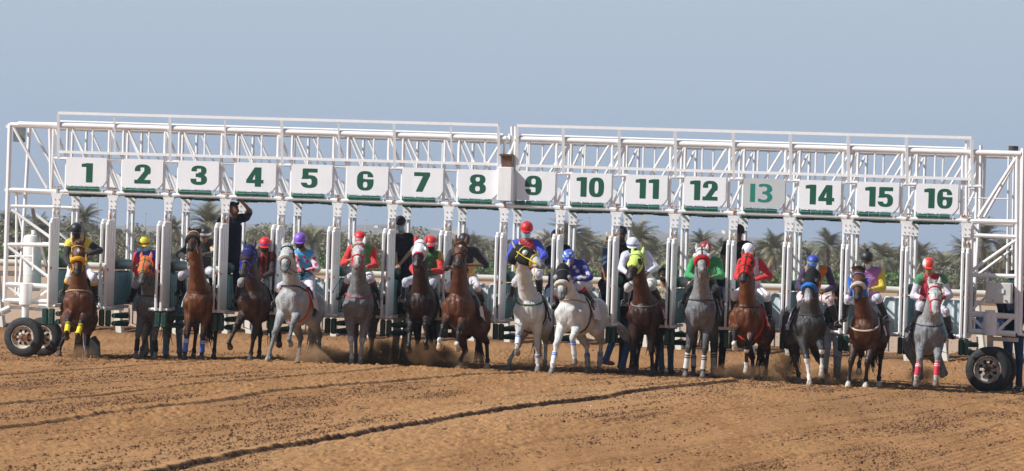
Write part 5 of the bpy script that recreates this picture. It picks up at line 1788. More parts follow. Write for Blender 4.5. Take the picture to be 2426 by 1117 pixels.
    def facepatch(a0, a1, z0, z1, rr, name, col_, par, rough=.5, chin=0):
        vs = []; n1, n2 = 11, 5
        for j in range(n2):
            for i in range(n1):
                a = a0 + (a1 - a0) * i / (n1 - 1); z = z0 + (z1 - z0) * j / (n2 - 1)
                r2 = rr * (1 - .22 * max(0, -(z + .03) / .09))
                vs.append(H(math.cos(a) * r2 * 1.0 + chin * max(0, .06 - abs(a) * .06), z, math.sin(a) * r2 * .86))
        fs = [(j * n1 + i, j * n1 + i + 1, (j + 1) * n1 + i + 1, (j + 1) * n1 + i) for j in range(n2 - 1) for i in range(n1 - 1)]
        mm = MB(); mm.add(vs, fs); mm.add([v - f * .006 for v in vs], [q_[::-1] for q_ in fs])
        return obj(name, mm, simple(name + '_%d_%d_%d' % tuple(int(q_ * 255) for q_ in col_), col_, rough, .05), par)
    if 'goggles' in A:
        facepatch(-.95, .95, -.018, .028, .106, 'goggles', A['goggles'], root, .15)
        mm = MB(); mm.tube([Vector(H(math.cos(a) * .12 - .012, .012, math.sin(a) * .103)) for a in np.linspace(.9, 2 * math.pi - .9, 15)], .009, 6)
        obj('goggle_strap', mm, DARK, root)
    if 'mask' in A:
        dz_ = A.get('maskdrop', 0)
        facepatch(-1.0, 1.0, -.105 - dz_, -.022 - dz_, .108, 'face_mask', A['mask'], root, .8, .12)
    return root
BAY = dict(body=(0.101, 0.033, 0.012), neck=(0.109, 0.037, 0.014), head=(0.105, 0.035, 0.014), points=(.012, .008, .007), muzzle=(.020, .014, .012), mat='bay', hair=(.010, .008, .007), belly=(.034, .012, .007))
def coat(**k):
    d = dict(BAY); d.update(k); return d
WH = (.62, .60, .56)
HORSES = [
 dict(Y=-1.2, chest=(185, 706), yaw=-3, pitch=14, poll=(186, 580), nose=(187, 655), fl=(158, 803, -.95, 'f'), fr=(184, 808, -.9, 'f'), hl=(140, 848, .45, 'p'), hr=(206, 838, .55, 'p'),
      coat=coat(star=WH), roll=(.75, .40, .02), bridle=(.65, .36, .02), cloth=(.55, .42, .42), breast=(.42, .31, .16, .020), bdrop=1.26, wraps={'fl': ((.80, .62, .02), .08, .98, (.02, .02, .02)), 'fr': ((.80, .62, .02), .08, .98, (.02, .02, .02))},
      label='bay horse with yellow noseband and yellow leg wraps leaping out under board one'),
 dict(Y=.35, S=.95, chest=(349, 722), yaw=8, pitch=0, poll=(345, 618), nose=(338, 674), fl=(321, 850, -.55, 'p'), fr=(367, 850, -.5, 'p'), hl=(334, 840, .8, 'p'), hr=(394, 845, .9, 'p'),
      coat=coat(body=(.15, .15, .155), neck=(.14, .14, .145), head=(.12, .12, .12), points=(.16, .16, .16), muzzle=(.05, .05, .05), mat='grey', hair=(.10, .10, .10), ear=(.5, .15, .05), hoof=(.30, .29, .27), belly=(.12, .12, .12)), ear=(.55, .14, .05),
      hood=dict(col=(.62, .15, .05), stripe=(.02, .12, .06), len=.36, cup=(.015, .015, .015)), wraps={'fl': ((.012, .012, .013), .25, 1.0, None), 'fr': ((.012, .012, .013), .25, 1.0, None)}, breast=(.03, .03, .03),
      label='dark grey horse in orange hood with green stripe under board two'),
 dict(Y=-.35, chest=(466, 712), yaw=4, pitch=4, poll=(460, 556), nose=(457, 590), pf=.28, fl=(437, 846, -.6, 'p'), fr=(477, 842, -.4, 'p'), hl=(458, 842, .7, 'p'), hr=(506, 845, .75, 'p'),
      coat=coat(body=(0.117, 0.039, 0.014), neck=(0.129, 0.047, 0.017)), bridle=(.55, .53, .50), roll=(.012, .012, .012), wild=1, fore=26, cloth=(.10, .13, .14), trim=(.45, .55, .50), wraps={'fl': ((.06, .13, .50), .15, 1.0, (.55, .6, .8)), 'fr': ((.06, .13, .50), .15, 1.0, (.55, .6, .8))}, breast=(.08, .03, .015),
      label='tall bay horse with head thrown high and blue leg wraps under board three'),
 dict(Y=-.6, chest=(592, 712), yaw=10, pitch=3, poll=(590, 592), nose=(577, 655), fl=(546, 826, -.75, 'f'), fr=(592, 852, -.35, 'p'), hl=(612, 850, .5, 'p'), hr=(662, 822, .75, 'l'),
      coat=coat(body=(0.035, 0.013, 0.008), neck=(0.039, 0.015, 0.009), head=(0.043, 0.017, 0.010), belly=(.03, .012, .008)), hood=dict(col=(.018, .018, .075), edge=(.05, .03, .03), len=.28, hole=.045), bridle=(.02, .05, .55), cloth=(.40, .40, .42), ear=(.02, .018, .05),
      label='dark brown horse in navy hood with bright blue bridle under board four'),
 dict(Y=-1.5, chest=(682, 705), yaw=12, pitch=9, poll=(682, 586), nose=(676, 644), fl=(634, 856, -1.05, 'r'), fr=(689, 819, -.95, 'f'), hl=(706, 838, .45, 'p'), hr=(753, 845, .5, 'p'), open=1,
      coat=coat(body=(.36, .37, .38), neck=(.40, .41, .41), head=(.48, .49, .49), points=(.16, .165, .17), muzzle=(.16, .165, .175), mat='plain', hair=(.45, .45, .43), hoof=(.30, .28, .25), belly=(.36, .36, .36)), ear=(.50, .50, .48), roll=(.66, .65, .60), cloth=(.72, .56, .55), girth=(.55, .03, .03), breast=(.03, .03, .035, .022), bdrop=1.30,
      label='pale grey horse with open mouth and one foreleg stretched out under board five'),
 dict(Y=-.9, chest=(845, 722), yaw=4, pitch=0, poll=(851, 582), nose=(846, 636), fl=(832, 862, -.55, 'p'), fr=(853, 862, -.4, 'p'), hl=(842, 852, .6, 'p'), hr=(876, 862, .55, 'p'),
      coat=coat(body=(.155, .16, .172), neck=(.19, .195, .205), head=(.52, .50, .49), points=(.20, .20, .205), muzzle=(.32, .22, .21), mat='grey', hair=(.42, .42, .41), hoof=(.25, .22, .19), belly=(.13, .13, .14), blaze=(.66, .60, .58)), ear=(.60, .58, .56), bridle=(.60, .02, .03), cloth=(.62, .60, .60), trim=(.03, .03, .03), breast=(.50, .02, .03), bdrop=1.16, socks={'fl': ((.50, .50, .50), 0), 'fr': ((.42, .42, .42), 0)},
      label='steel grey horse with pale face and red bridle coming straight on under board six'),
 dict(Y=-.9, chest=(992, 716), yaw=6, pitch=4, poll=(996, 580), nose=(988, 632), pf=.2, fl=(970, 834, -.75, 'f'), fr=(1010, 826, -.75, 'f'), hl=(984, 856, .5, 'p'), hr=(1033, 848, .55, 'p'),
      coat=coat(body=(0.020, 0.009, 0.007), neck=(0.035, 0.015, 0.009), head=(0.035, 0.016, 0.011), belly=(.018, .009, .007)), ear=(.62, .02, .03), hood=dict(col=(.72, .71, .70), edge=(.62, .02, .05), len=.33, hole=.040, cup=(.66, .64, .63), cupfull=0), cloth=(.55, .56, .62), bridle=(.10, .03, .12),
      label='near-black horse in white hood with red ear covers under board seven'),
 dict(Y=-1.5, chest=(1076, 716), yaw=14, pitch=15, poll=(1092, 580), nose=(1086, 632), fl=(1041, 829, -1.1, 'l'), fr=(1086, 830, -1.0, 'f'), hl=(1089, 862, .35, 'p'), hr=(1152, 869, .5, 'p'),
      coat=coat(body=(0.094, 0.030, 0.012), neck=(0.074, 0.023, 0.011), head=(0.101, 0.033, 0.014), star=WH, hoof=(.45, .33, .22)), socks={'fl': (WH, .98), 'fr': (WH, .98)}, cloth=(.62, .55, .55), trim=(.03, .03, .03), mat='bay', backears=1,
      label='glossy bay horse with white star and white front fetlocks under board eight'),
 dict(Y=-1.2, chest=(1250, 730), yaw=6, pitch=8, poll=(1232, 592), nose=(1292, 632), pf=.25, turn=1.0, fl=(1226, 840, -.9, 'f'), fr=(1274, 868, -.45, 'p'), hl=(1206, 868, .5, 'p'), hr=(1290, 872, .6, 'p'),
      coat=coat(body=(.50, .50, .49), neck=(.58, .57, .54), head=(.60, .59, .56), points=(.44, .44, .43), muzzle=(.22, .22, .23), mat='plain', hair=(.50, .50, .47), hoof=(.20, .18, .16), belly=(.40, .40, .40)), ear=(.60, .58, .52), hood=dict(col=(.015, .015, .015), len=.30, cup=(.55, .54, .52), hole=.03), bridle=(.75, .62, .02), cloth=(.70, .60, .62), breast=(.04, .10, .04, .020), bdrop=1.14, trim=(.01, .01, .01),
      wraps={'fl': ((.70, .70, .70), .05, .75, (.03, .12, .55)), 'fr': ((.58, .58, .58), .45, 1.0, (.03, .12, .50))},
      label='white horse in black hood and yellow bridle turning its head aside under board nine'),
 dict(Y=-1.6, chest=(1342, 738), yaw=18, pitch=4, poll=(1334, 638), nose=(1329, 710), fl=(1306, 883, -1.0, 'p'), fr=(1361, 864, -.7, 'l'), hl=(1389, 872, .5, 'p'), hr=(1417, 880, .75, 'p'),
      coat=coat(body=(.60, .60, .59), neck=(.64, .63, .61), head=(.66, .65, .62), points=(.58, .58, .57), muzzle=(.17, .17, .18), mat='plain', hair=(.50, .50, .48), hoof=(.20, .18, .16), belly=(.58, .58, .57)), ear=(.66, .65, .62), hood=dict(col=(.013, .013, .014), len=.28, cup=(.30, .31, .31), hole=.03), roll=(.68, .66, .60), cloth=(.72, .68, .74), girth=(.02, .02, .025), breast=(.30, .28, .22, .02), bdrop=1.26, bridle=(.10, .11, .12), tail=(.55, .45, -.45),
      wraps={'fl': ((.66, .66, .65), .35, 1.0, (.03, .14, .60)), 'fr': ((.66, .66, .65), .10, .95, (.03, .14, .60)), 'hl': ((.30, .30, .30), .45, 1.0, (.03, .10, .45)), 'hr': ((.38, .38, .38), .45, 1.0, (.03, .10, .45))},
      label='white horse in black hood and white fleece noseband striding out under board ten'),
 dict(Y=-.8, chest=(1520, 742), yaw=8, pitch=2, poll=(1509, 607), nose=(1489, 662), turn=.9, fl=(1494, 872, -.45, 'p'), fr=(1544, 888, -.35, 'p'), hl=(1506, 870, .6, 'p'), hr=(1553, 882, .7, 'p'),
      coat=coat(body=(0.031, 0.012, 0.008), neck=(0.058, 0.020, 0.010), head=(0.035, 0.016, 0.011), belly=(.02, .010, .008)), ear=(.55, .72, .16), hood=dict(col=(.55, .72, .16), len=.34, hole=.050), cloth=(.62, .54, .55), trim=(.35, .03, .04), breast=(.20, .18, .16), bdrop=1.16,
      label='dark brown horse in lime green hood with green ear covers under board eleven'),
 dict(Y=-.9, chest=(1658, 736), yaw=5, pitch=0, poll=(1663, 598), nose=(1660, 642), pf=.2, fl=(1624, 886, -.5, 'p'), fr=(1665, 892, -.6, 'p'), hl=(1642, 884, .55, 'p'), hr=(1690, 888, .6, 'p'),
      coat=coat(body=(.16, .166, .18), neck=(.27, .275, .285), head=(.46, .46, .45), points=(.045, .046, .05), muzzle=(.36, .35, .35), mat='grey', hair=(.30, .30, .30), hoof=(.14, .13, .12), belly=(.15, .15, .16)), ear=(.45, .45, .44), roll=(.62, .02, .02), hood=dict(col=(.50, .50, .50), cross=(.02, .02, .02), len=.24, cup=(.62, .60, .58), hole=.03), cloth=(.50, .48, .50), breast=(.03, .03, .03), bdrop=1.22,
      wraps={'fl': ((.62, .62, .62), .2, 1.0, (.02, .02, .02)), 'fr': ((.50, .50, .50), .3, 1.0, (.02, .02, .02)), 'hl': ((.40, .40, .40), .45, 1.0, (.02, .02, .02)), 'hr': ((.35, .35, .35), .3, 1.0, (.02, .02, .02))},
      label='dapple grey horse with red fleece noseband and white leg wraps under board twelve'),
 dict(Y=-1.4, chest=(1760, 742), yaw=13, pitch=12, poll=(1771, 612), nose=(1757, 668), fl=(1742, 829, -.95, 'f'), fr=(1768, 884, -.5, 'l'), hl=(1782, 880, .4, 'p'), hr=(1812, 893, .6, 'p'),
      coat=coat(body=(0.113, 0.037, 0.014), neck=(0.121, 0.041, 0.016), head=(0.094, 0.027, 0.012), hoof=(.42, .38, .33)), ear=(.11, .05, .025), socks={'fl': (WH, 1.0), 'fr': (WH, .95)}, hood=dict(col=(.66, .03, .025), cross=(.06, .012, .012), len=.42, hole=.045, cheek=1), cloth=(.72, .70, .72), trim=(.45, .02, .05), girth=(.60, .02, .02), breast=(.03, .02, .02), bdrop=1.22,
      label='red-brown horse in red hood with black straps rearing sideways under board thirteen'),
 dict(Y=-1.5, chest=(1926, 768), yaw=-6, pitch=3, poll=(1924, 648), nose=(1909, 716), turn=.9, fl=(1918, 917, -.7, 'p'), fr=(1946, 893, -.7, 'l'), hl=(1893, 893, .7, 'p'), hr=(1962, 893, .5, 'p'),
      coat=coat(body=(0.039, 0.038, 0.041), neck=(0.047, 0.045, 0.047), head=(0.043, 0.043, 0.045), points=(.035, .034, .036), muzzle=(.34, .34, .35), mat='bay', hair=(.03, .03, .03), hoof=(.36, .30, .24), belly=(.035, .034, .036)), ear=(.20, .20, .20), socks={'fl': (WH, .15), 'fr': (WH, .45)}, roll=(.03, .20, .70), hood=dict(col=(.013, .013, .014), len=.30, hole=.03, cup=(.05, .05, .055)), cloth=(.40, .38, .45), breast=(.04, .04, .04),
      label='charcoal horse with bright blue fleece noseband and white forelegs under board fourteen'),
 dict(Y=-1.6, chest=(2045, 780), yaw=9, pitch=2, poll=(2034, 648), nose=(2029, 712), turn=.9, fl=(2009, 918, -.65, 'p'), fr=(2050, 921, -.55, 'p'), hl=(2035, 886, .6, 'l'), hr=(2081, 910, .7, 'p'),
      coat=coat(body=(0.090, 0.030, 0.012), neck=(0.082, 0.027, 0.012), head=(0.094, 0.033, 0.016), hoof=(.55, .50, .42)), wild=1, fore=24, roll=(.62, .58, .50), flap=(.03, .16, .60), bridle=(.20, .22, .45), cloth=(.66, .58, .60), breast=(.52, .46, .36, .022), bdrop=1.02,
      label='bay horse with black forelock, blue cheek flaps and cream noseband under board fifteen'),
 dict(Y=-1.7, chest=(2206, 786), yaw=-2, pitch=8, poll=(2214, 680), nose=(2213, 745), fl=(2170, 915, -.85, 'l'), fr=(2217, 914, -.8, 'l'), hl=(2176, 893, .3, 'l'), hr=(2232, 893, .35, 'l'),
      coat=coat(body=(.19, .196, .21), neck=(.31, .315, .325), head=(.56, .56, .56), points=(.24, .245, .25), muzzle=(.40, .37, .37), mat='grey', hair=(.40, .40, .39), hoof=(.24, .21, .18), belly=(.16, .16, .17)), ear=(.48, .48, .46), wild=1, fore=22, bridle=(.60, .03, .05), socks={'fl': (WH, .97), 'fr': (WH, .97)}, cloth=(.45, .45, .50), breast=(.05, .05, .05), bdrop=1.18,
      wraps={'fl': ((.62, .03, .07), .2, .95, (.7, .68, .68)), 'fr': ((.62, .03, .07), .2, .95, (.7, .68, .68))},
      label='pale grey horse with red bridle and red leg wraps bounding out under board sixteen'),
]
BLK = (.012, .012, .013); RED = (.62, .02, .02); WHT = (.70, .70, .76); NAVY = (.010, .013, .030)
JOCK = [
 dict(h=(181, 541), sL=(163, 577), sR=(203, 572), eL=(156, 608), eR=(236, 594), hL=(164, 628), hR=(212, 602), kL=(165, 655), kR=(221, 658), fL=(151, 693), fR=(226, 706),
      A=dict(hatcol=BLK, skin='dark', mask=BLK, jacket=dict(body=(.72, .60, .05), sleeve=BLK, shoulder=(.72, .60, .05)), pants=WHT, boottop=(.7, .45, .02), label='jockey in black helmet and yellow vest with black sleeves under board one')),
 dict(h=(341, 572), sL=(324, 606), sR=(367, 604), eL=(322, 640), eR=(374, 642), hL=(330, 660), hR=(362, 664), kL=(324, 672), kR=(380, 676), fL=(312, 706), fR=(386, 708),
      A=dict(hatcol=(.66, .58, .05), hatband=(.40, .03, .02), skin='brown', mask=(.28, .52, .70), jacket=dict(body=(.05, .06, .45), sleeve=RED, shoulder=(.05, .06, .40), left=RED), pants=(.45, .45, .47), label='jockey in yellow helmet with blue mask, red and blue silks, under board two')),
 dict(h=(486, 550), sL=(452, 582), sR=(503, 576), eL=(426, 604), eR=(509, 602), hL=(440, 612), hR=(484, 604), kL=(430, 652), kR=(500, 645), fL=(424, 690), fR=(506, 685),
      A=dict(hatcol=BLK, hatband=(.6, .6, .6), skin='brown', jacket=dict(body=BLK, patch=(.60, .42, .25)), pants=(.55, .55, .62), label='jockey in black silks with beige arm patch behind the high-headed bay under board three')),
 dict(h=(628, 575), sL=(611, 606), sR=(646, 608), eL=(606, 640), eR=(645, 646), hL=(609, 655), hR=(622, 657), kL=(572, 668), kR=(626, 672), fL=(562, 705), fR=(640, 712),
      A=dict(hatcol=RED, hatband=(.20, .08, .35), skin='brown', mask=BLK, goggles=(.05, .04, .04), jacket=dict(body=BLK, stripes=(.42, .02, .02), sleeve=(.02, .01, .012)), pants=(.35, .35, .36), label='jockey in red cap and red-black striped silks under board four')),
 dict(h=(711, 565), sL=(700, 603), sR=(742, 604), eL=(702, 632), eR=(751, 638), hL=(712, 646), hR=(726, 642), kL=(661, 680), kR=(737, 700), fL=(656, 718), fR=(744, 738),
      A=dict(hatcol=(.22, .09, .55), skin='brown', mask=BLK, goggles=BLK, gloves=BLK, jacket=dict(body=(.05, .38, .70), sleeve=(.66, .62, .70), star=(.60, .02, .04)), pants=(.74, .74, .82), label='jockey in purple cap and sky blue silks with red stars under board five')),
 dict(h=(853, 561), sL=(832, 590), sR=(883, 592), eL=(814, 624), eR=(889, 628), hL=(828, 618), hR=(869, 634), kL=(825, 660), kR=(877, 658), fL=(808, 700), fR=(895, 700),
      A=dict(hatcol=RED, hatband=(.7, .68, .66), skin='tan', jacket=dict(body=(.05, .30, .08), sleeve=RED), pants=WHT, boottop=(.16, .03, .05), label='jockey in red cap and green silks with red sleeves under board six')),
 dict(h=(1021, 572), sL=(1002, 606), sR=(1040, 606), eL=(978, 636), eR=(1046, 642), hL=(982, 650), hR=(1022, 642), kL=(962, 668), kR=(1022, 674), fL=(955, 706), fR=(1036, 706),
      A=dict(hatcol=RED, hatband=(.7, .68, .66), skin='dark', mask=BLK, jacket=dict(body=(.04, .18, .05), sleeve=RED, shoulder=(.60, .42, .10)), pants=(.50, .52, .62), label='jockey in red cap and green silks with yellow shoulders under board seven')),
 dict(h=(1100, 566), sL=(1070, 600), sR=(1126, 596), eL=(1058, 634), eR=(1150, 628), hL=(1072, 634), hR=(1116, 628), kL=(1062, 680), kR=(1130, 680), fL=(1060, 714), fR=(1144, 714),
      A=dict(hatcol=BLK, skin='brown', sleeve='elbow', jacket=dict(body=(.016, .018, .026), lower=(.62, .36, .10)), pants=(.66, .64, .66), boottop=(.20, .10, .06), label='jockey in black cap and black top over tan vest under board eight')),
 dict(h=(1248, 538), sL=(1218, 578), sR=(1274, 578), eL=(1207, 612), eR=(1290, 606), hL=(1217, 622), hR=(1272, 622), kL=(1222, 668), kR=(1276, 650), fL=(1212, 700), fR=(1279, 696),
      A=dict(hatcol=(.55, .02, .02), skin='tan', goggles=BLK, mask=(.35, .55, .75), maskdrop=.01, jacket=dict(body=(.48, .02, .04), sleeve=(.04, .07, .55), shoulder=(.05, .07, .50)), pants=(.60, .58, .60), label='jockey in red cap and red vest with blue sleeves under board nine')),
 dict(h=(1347, 605), sL=(1345, 632), sR=(1376, 626), eL=(1340, 656), eR=(1397, 657), hL=(1344, 668), hR=(1362, 660), kL=(1322, 690), kR=(1370, 676), fL=(1322, 722), fR=(1404, 716),
      A=dict(hatcol=(.04, .12, .60), hatstar=(.62, .64, .70), skin='tan', goggles=BLK, jacket=dict(body=(.02, .03, .33), star=(.66, .66, .72)), pants=(.66, .65, .72), boottop=(.50, .02, .02), label='jockey in blue cap with white stars and dark blue star silks under board ten')),
 dict(h=(1499, 576), sL=(1480, 606), sR=(1531, 604), eL=(1472, 636), eR=(1553, 634), hL=(1486, 648), hR=(1536, 646), kL=(1488, 680), kR=(1543, 676), fL=(1484, 714), fR=(1566, 718),
      A=dict(hatcol=(.70, .70, .76), hatband=(.14, .22, .60), skin='brown', goggles=BLK, mask=BLK, jacket=dict(body=(.60, .60, .70), sleeve=(.64, .64, .74)), pants=(.58, .56, .54), label='jockey in white cap with blue band and white silks under board eleven')),
 dict(h=(1671, 585), sL=(1642, 620), sR=(1702, 620), eL=(1630, 652), eR=(1709, 654), hL=(1648, 658), hR=(1688, 658), kL=(1634, 684), kR=(1696, 688), fL=(1619, 718), fR=(1702, 724),
      A=dict(hatcol=(.50, .015, .015), hathatch=(.10, .02, .015), skin='brown', mask=BLK, jacket=dict(body=(.03, .30, .09), sleeve=(.03, .34, .10), shoulder=(.03, .30, .09)), pants=BLK, label='jockey in dark red hatched cap, shiny green silks and black breeches under board twelve')),
 dict(h=(1773, 590), sL=(1756, 622), sR=(1800, 622), eL=(1746, 656), eR=(1823, 654), hL=(1760, 664), hR=(1790, 662), kL=(1740, 700), kR=(1816, 702), fL=(1738, 735), fR=(1824, 752),
      A=dict(hatcol=(.70, .69, .74), skin='brown', gloves=BLK, jacket=dict(body=(.66, .64, .72), sleeve=(.60, .02, .03), shoulder=(.60, .02, .03)), pants=(.76, .75, .80), label='jockey in white cap with red sleeves and white breeches under board thirteen')),
 dict(h=(1927, 618), sL=(1906, 642), sR=(1960, 640), eL=(1892, 680), eR=(1976, 682), hL=(1910, 690), hR=(1954, 690), kL=(1898, 722), kR=(1966, 712), fL=(1886, 760), fR=(1982, 766),
      A=dict(hatcol=(.03, .06, .36), hatband=(.20, .42, .20), skin='brown', jacket=dict(body=(.66, .17, .02), sleeve=(.035, .018, .07)), pants=(.70, .56, .56), label='jockey in royal blue cap, orange silks and dark purple sleeves under board fourteen')),
 dict(h=(2054, 608), sL=(2046, 646), sR=(2084, 644), eL=(2022, 676), eR=(2091, 682), hL=(2014, 690), hR=(2066, 686), kL=(2010, 708), kR=(2079, 706), fL=(2002, 752), fR=(2100, 754),
      A=dict(hatcol=BLK, pompom=1, skin='tan', goggles=(.45, .36, .32), mask=(.55, .68, .75), maskdrop=.03, jacket=dict(body=(.45, .17, .46), sleeve=(.72, .58, .05)), pants=(.66, .66, .76), label='jockey in black pompom cap, pink-purple silks with yellow sleeves under board fifteen')),
 dict(h=(2201, 624), sL=(2178, 660), sR=(2234, 660), eL=(2164, 702), eR=(2251, 704), hL=(2188, 708), hR=(2232, 706), kL=(2182, 724), kR=(2240, 738), fL=(2160, 790), fR=(2252, 792),
      A=dict(hatcol=(.66, .05, .03), hatside=(.62, .60, .62), skin='tan', goggles=BLK, gloves=BLK, jacket=dict(body=(.48, .02, .05), sleeve=(.68, .66, .74), shoulder=(.06, .22, .10), cuff=(.40, .02, .04)), pants=(.58, .57, .64), label='jockey in red cap with white sides, red vest and white sleeves under board sixteen')),
]
def yoff(a, b, L, sgn, mn=.02):
    d2 = L * L - (a[0] - b[0]) ** 2 - (a[2] - b[2]) ** 2
    return b_y(a, sgn * math.sqrt(max(mn * mn, d2)))
def b_y(a, dy): return a[1] + dy
def at(px, a, L, sgn, mn=.03):
    """Point on pixel px at limb length L from joint a, in front (-1) or behind (+1) of it."""
    Yc = a[1]
    for _ in range(3):
        q = npv(P(px[0], px[1], Yc)); d2 = L * L - (q[0] - a[0]) ** 2 - (q[2] - a[2]) ** 2
        Yc = a[1] + sgn * math.sqrt(max(mn * mn, d2))
    q = npv(P(px[0], px[1], Yc)); d = q - a; l = np.linalg.norm(d)
    if l > L * 1.12: q = a + d * (L * 1.12 / l)
    return q
def jockey(j, H):
    W, side, fwd = H['W'], H['side'], H['fwd']
    pel = W((0, .34, 1.60))
    smp = ((j['sL'][0] + j['sR'][0]) / 2, (j['sL'][1] + j['sR'][1]) / 2)
    q = npv(P(smp[0], smp[1], pel[1] - .25))
    dz_ = q[2] - pel[2]
    if dz_ > .47: pel = pel + np.array([0, 0, dz_ - .47])
    pel[0] += np.clip(q[0] - pel[0], -.12, .12) * .6
    dxz = math.hypot(q[0] - pel[0], q[2] - pel[2])
    smY = pel[1] - math.sqrt(max(.08 ** 2, .50 ** 2 - dxz ** 2))
    shL, shR = npv(P(*j['sL'], smY)), npv(P(*j['sR'], smY))
    c = (shL + shR) / 2; w = shR - shL; L = np.linalg.norm(w)
    if L < .31: shL, shR = c - w / L * .155, c + w / L * .155
    hat = npv(P(j['h'][0], j['h'][1], smY - .10))
    f = unit(np.array([fwd[0] * .3, -1, j.get('look', -.28)]))
    u = unit(np.array([0, 0, 1.]) - f * f[2])
    head = hat - u * .058
    J = dict(head=head, pelvis=pel, shL=shL, shR=shR, face=f)
    J['elL'] = at(j['eL'], shL, .28, -1); J['elR'] = at(j['eR'], shR, .28, -1)
    J['haL'] = at(j['hL'], J['elL'], .25, -1); J['haR'] = at(j['hR'], J['elR'], .25, -1)
    J['hipL'] = pel - side * .10; J['hipR'] = pel + side * .10
    J['knL'] = at(j['kL'], J['hipL'], .43, -1); J['knR'] = at(j['kR'], J['hipR'], .43, -1)
    J['ankL'] = at(j['fL'], J['knL'], .40, 1); J['ankR'] = at(j['fR'], J['knR'], .40, 1)
    J['toeL'] = unit(fwd - side * .25); J['toeR'] = unit(fwd + side * .25)
    A = dict(j['A']); A['group'] = 'jockeys on the racehorses'
    person(J, A)
    # reins run from the bit to the hands and belong to the bridle
    m = MB()
    for k, (mo, ha, el) in enumerate(((H['mouth'][0], J['haL'], J['elL']), (H['mouth'][1], J['haR'], J['elR']))):
        g_ = ha + unit(ha - el) * .08
        mid_ = (mo + g_) / 2 - np.array([0, 0, .05])
        m.tube([Vector(mo), Vector(mid_), Vector(g_), Vector(g_ - np.array([0, -.02, .14])), Vector((g_ * .5 + W((0, -.35, 1.42)) * .5) - np.array([0, 0, .08]))], .008, 5)
    obj('reins', m, H['rein'], H['root'])
    return J
HS, JS = [], []
for k, hs in enumerate(HORSES):
    hs['Y'] += yg(P(hs['chest'][0], 700, 0).x)
    H = horse(hs); HS.append(H)
    JS.append(jockey(JOCK[k], H))
def whip(a, b, label):
    m = MB(); a, b = Vector(a), Vector(b)
    mid_ = a.lerp(b, .5) - Vector((0, 0, .02))
    root = empty('riding_whip', a)
    m.tube([a, a.lerp(b, .25)], .012, 6); obj('handle', m, simple('whip_grip', (.02, .02, .02), .5), root)
    m = MB(); m.tube([a.lerp(b, .24), mid_, b], [.008, .006, .005], 5); m.tube([b, b + (b - a) * .06], [.012, .010], 5); obj('shaft', m, simple('whip_shaft', (.04, .035, .035), .4), root)
    tag(root, label, 'whip', 'riding whips')
for (k, hnd, px, lab) in ((4, 'haR', (765, 663), 'thin black whip slanting down to the right from the sky blue jockey'),
                          (5, 'haL', (790, 690), 'long dark whip hanging to the left of the steel grey horse'),
                          (11, 'haL', (1605, 695), 'black whip pointing down left beside the green jockey'),
                          (13, 'haL', (1876, 748), 'dark whip pointing down left from the orange jockey'),
                          (15, 'haL', (2160, 760), 'thin black whip hanging in the left hand of the jockey under board sixteen')):
    a = JS[k][hnd] + np.array([0, -.05, 0]); whip(a, P(px[0], px[1], a[1] + .1), lab)

# ------------------------------------------------------------------ gate handlers
def stander(d):
    g_ = yg(P(d['h'][0], 700, 0).x) + d.get('Y', .9)
    hat = npv(P(*d['h'], g_))
    f = unit(np.array(d.get('face', (0, -1, -.2))))
    u = unit(np.array([0, 0, 1.]) - f * f[2])
    head = hat - u * .05
    shL, shR = npv(P(*d['sL'], g_ + .05)), npv(P(*d['sR'], g_ + .05))
    pel = npv(P(*d['p'], g_ + d.get('py', .08)))
    J = dict(head=head, pelvis=pel, shL=shL, shR=shR, face=f)
    J['elL'] = at(d['eL'], shL, .29, -1); J['elR'] = at(d['eR'], shR, .29, -1)
    J['haL'] = at(d['hL'], J['elL'], .26, -1); J['haR'] = at(d['hR'], J['elR'], .26, -1)
    J['hipL'] = pel + np.array([-.10, 0, -.02]); J['hipR'] = pel + np.array([.10, 0, -.02])
    for s_, fk, yo in (('L', 'fL', -.05), ('R', 'fR', .08)):
        a = npv(P(*d[fk], g_ + yo))
        if d.get('ground'): a[2] = gz(a[0]) + .09 + (.12 if s_ == d.get('liftfoot') else 0)
        hip = J['hip' + s_]
        L = np.linalg.norm(a - hip)
        if L > .86: a = hip + (a - hip) * (.86 / L) if not d.get('ground') else a
        L = max(np.linalg.norm(a - hip), .5)
        J['kn' + s_] = ik(hip, a, max(.44, L * .52), max(.42, L * .5), np.array([d.get('kx', 0), -1, 0]))
        J['ank' + s_] = a
    t = unit(np.array([f[0], f[1], 0]))
    J['toeL'] = t; J['toeR'] = unit(t + np.array([.2, 0, 0]))
    A = dict(d['A']); A['cat'] = 'gate handler'
    A.setdefault('hat', 'cap'); A.setdefault('puff', .012)
    return person(J, A)
DEN = (.10, .19, .36)
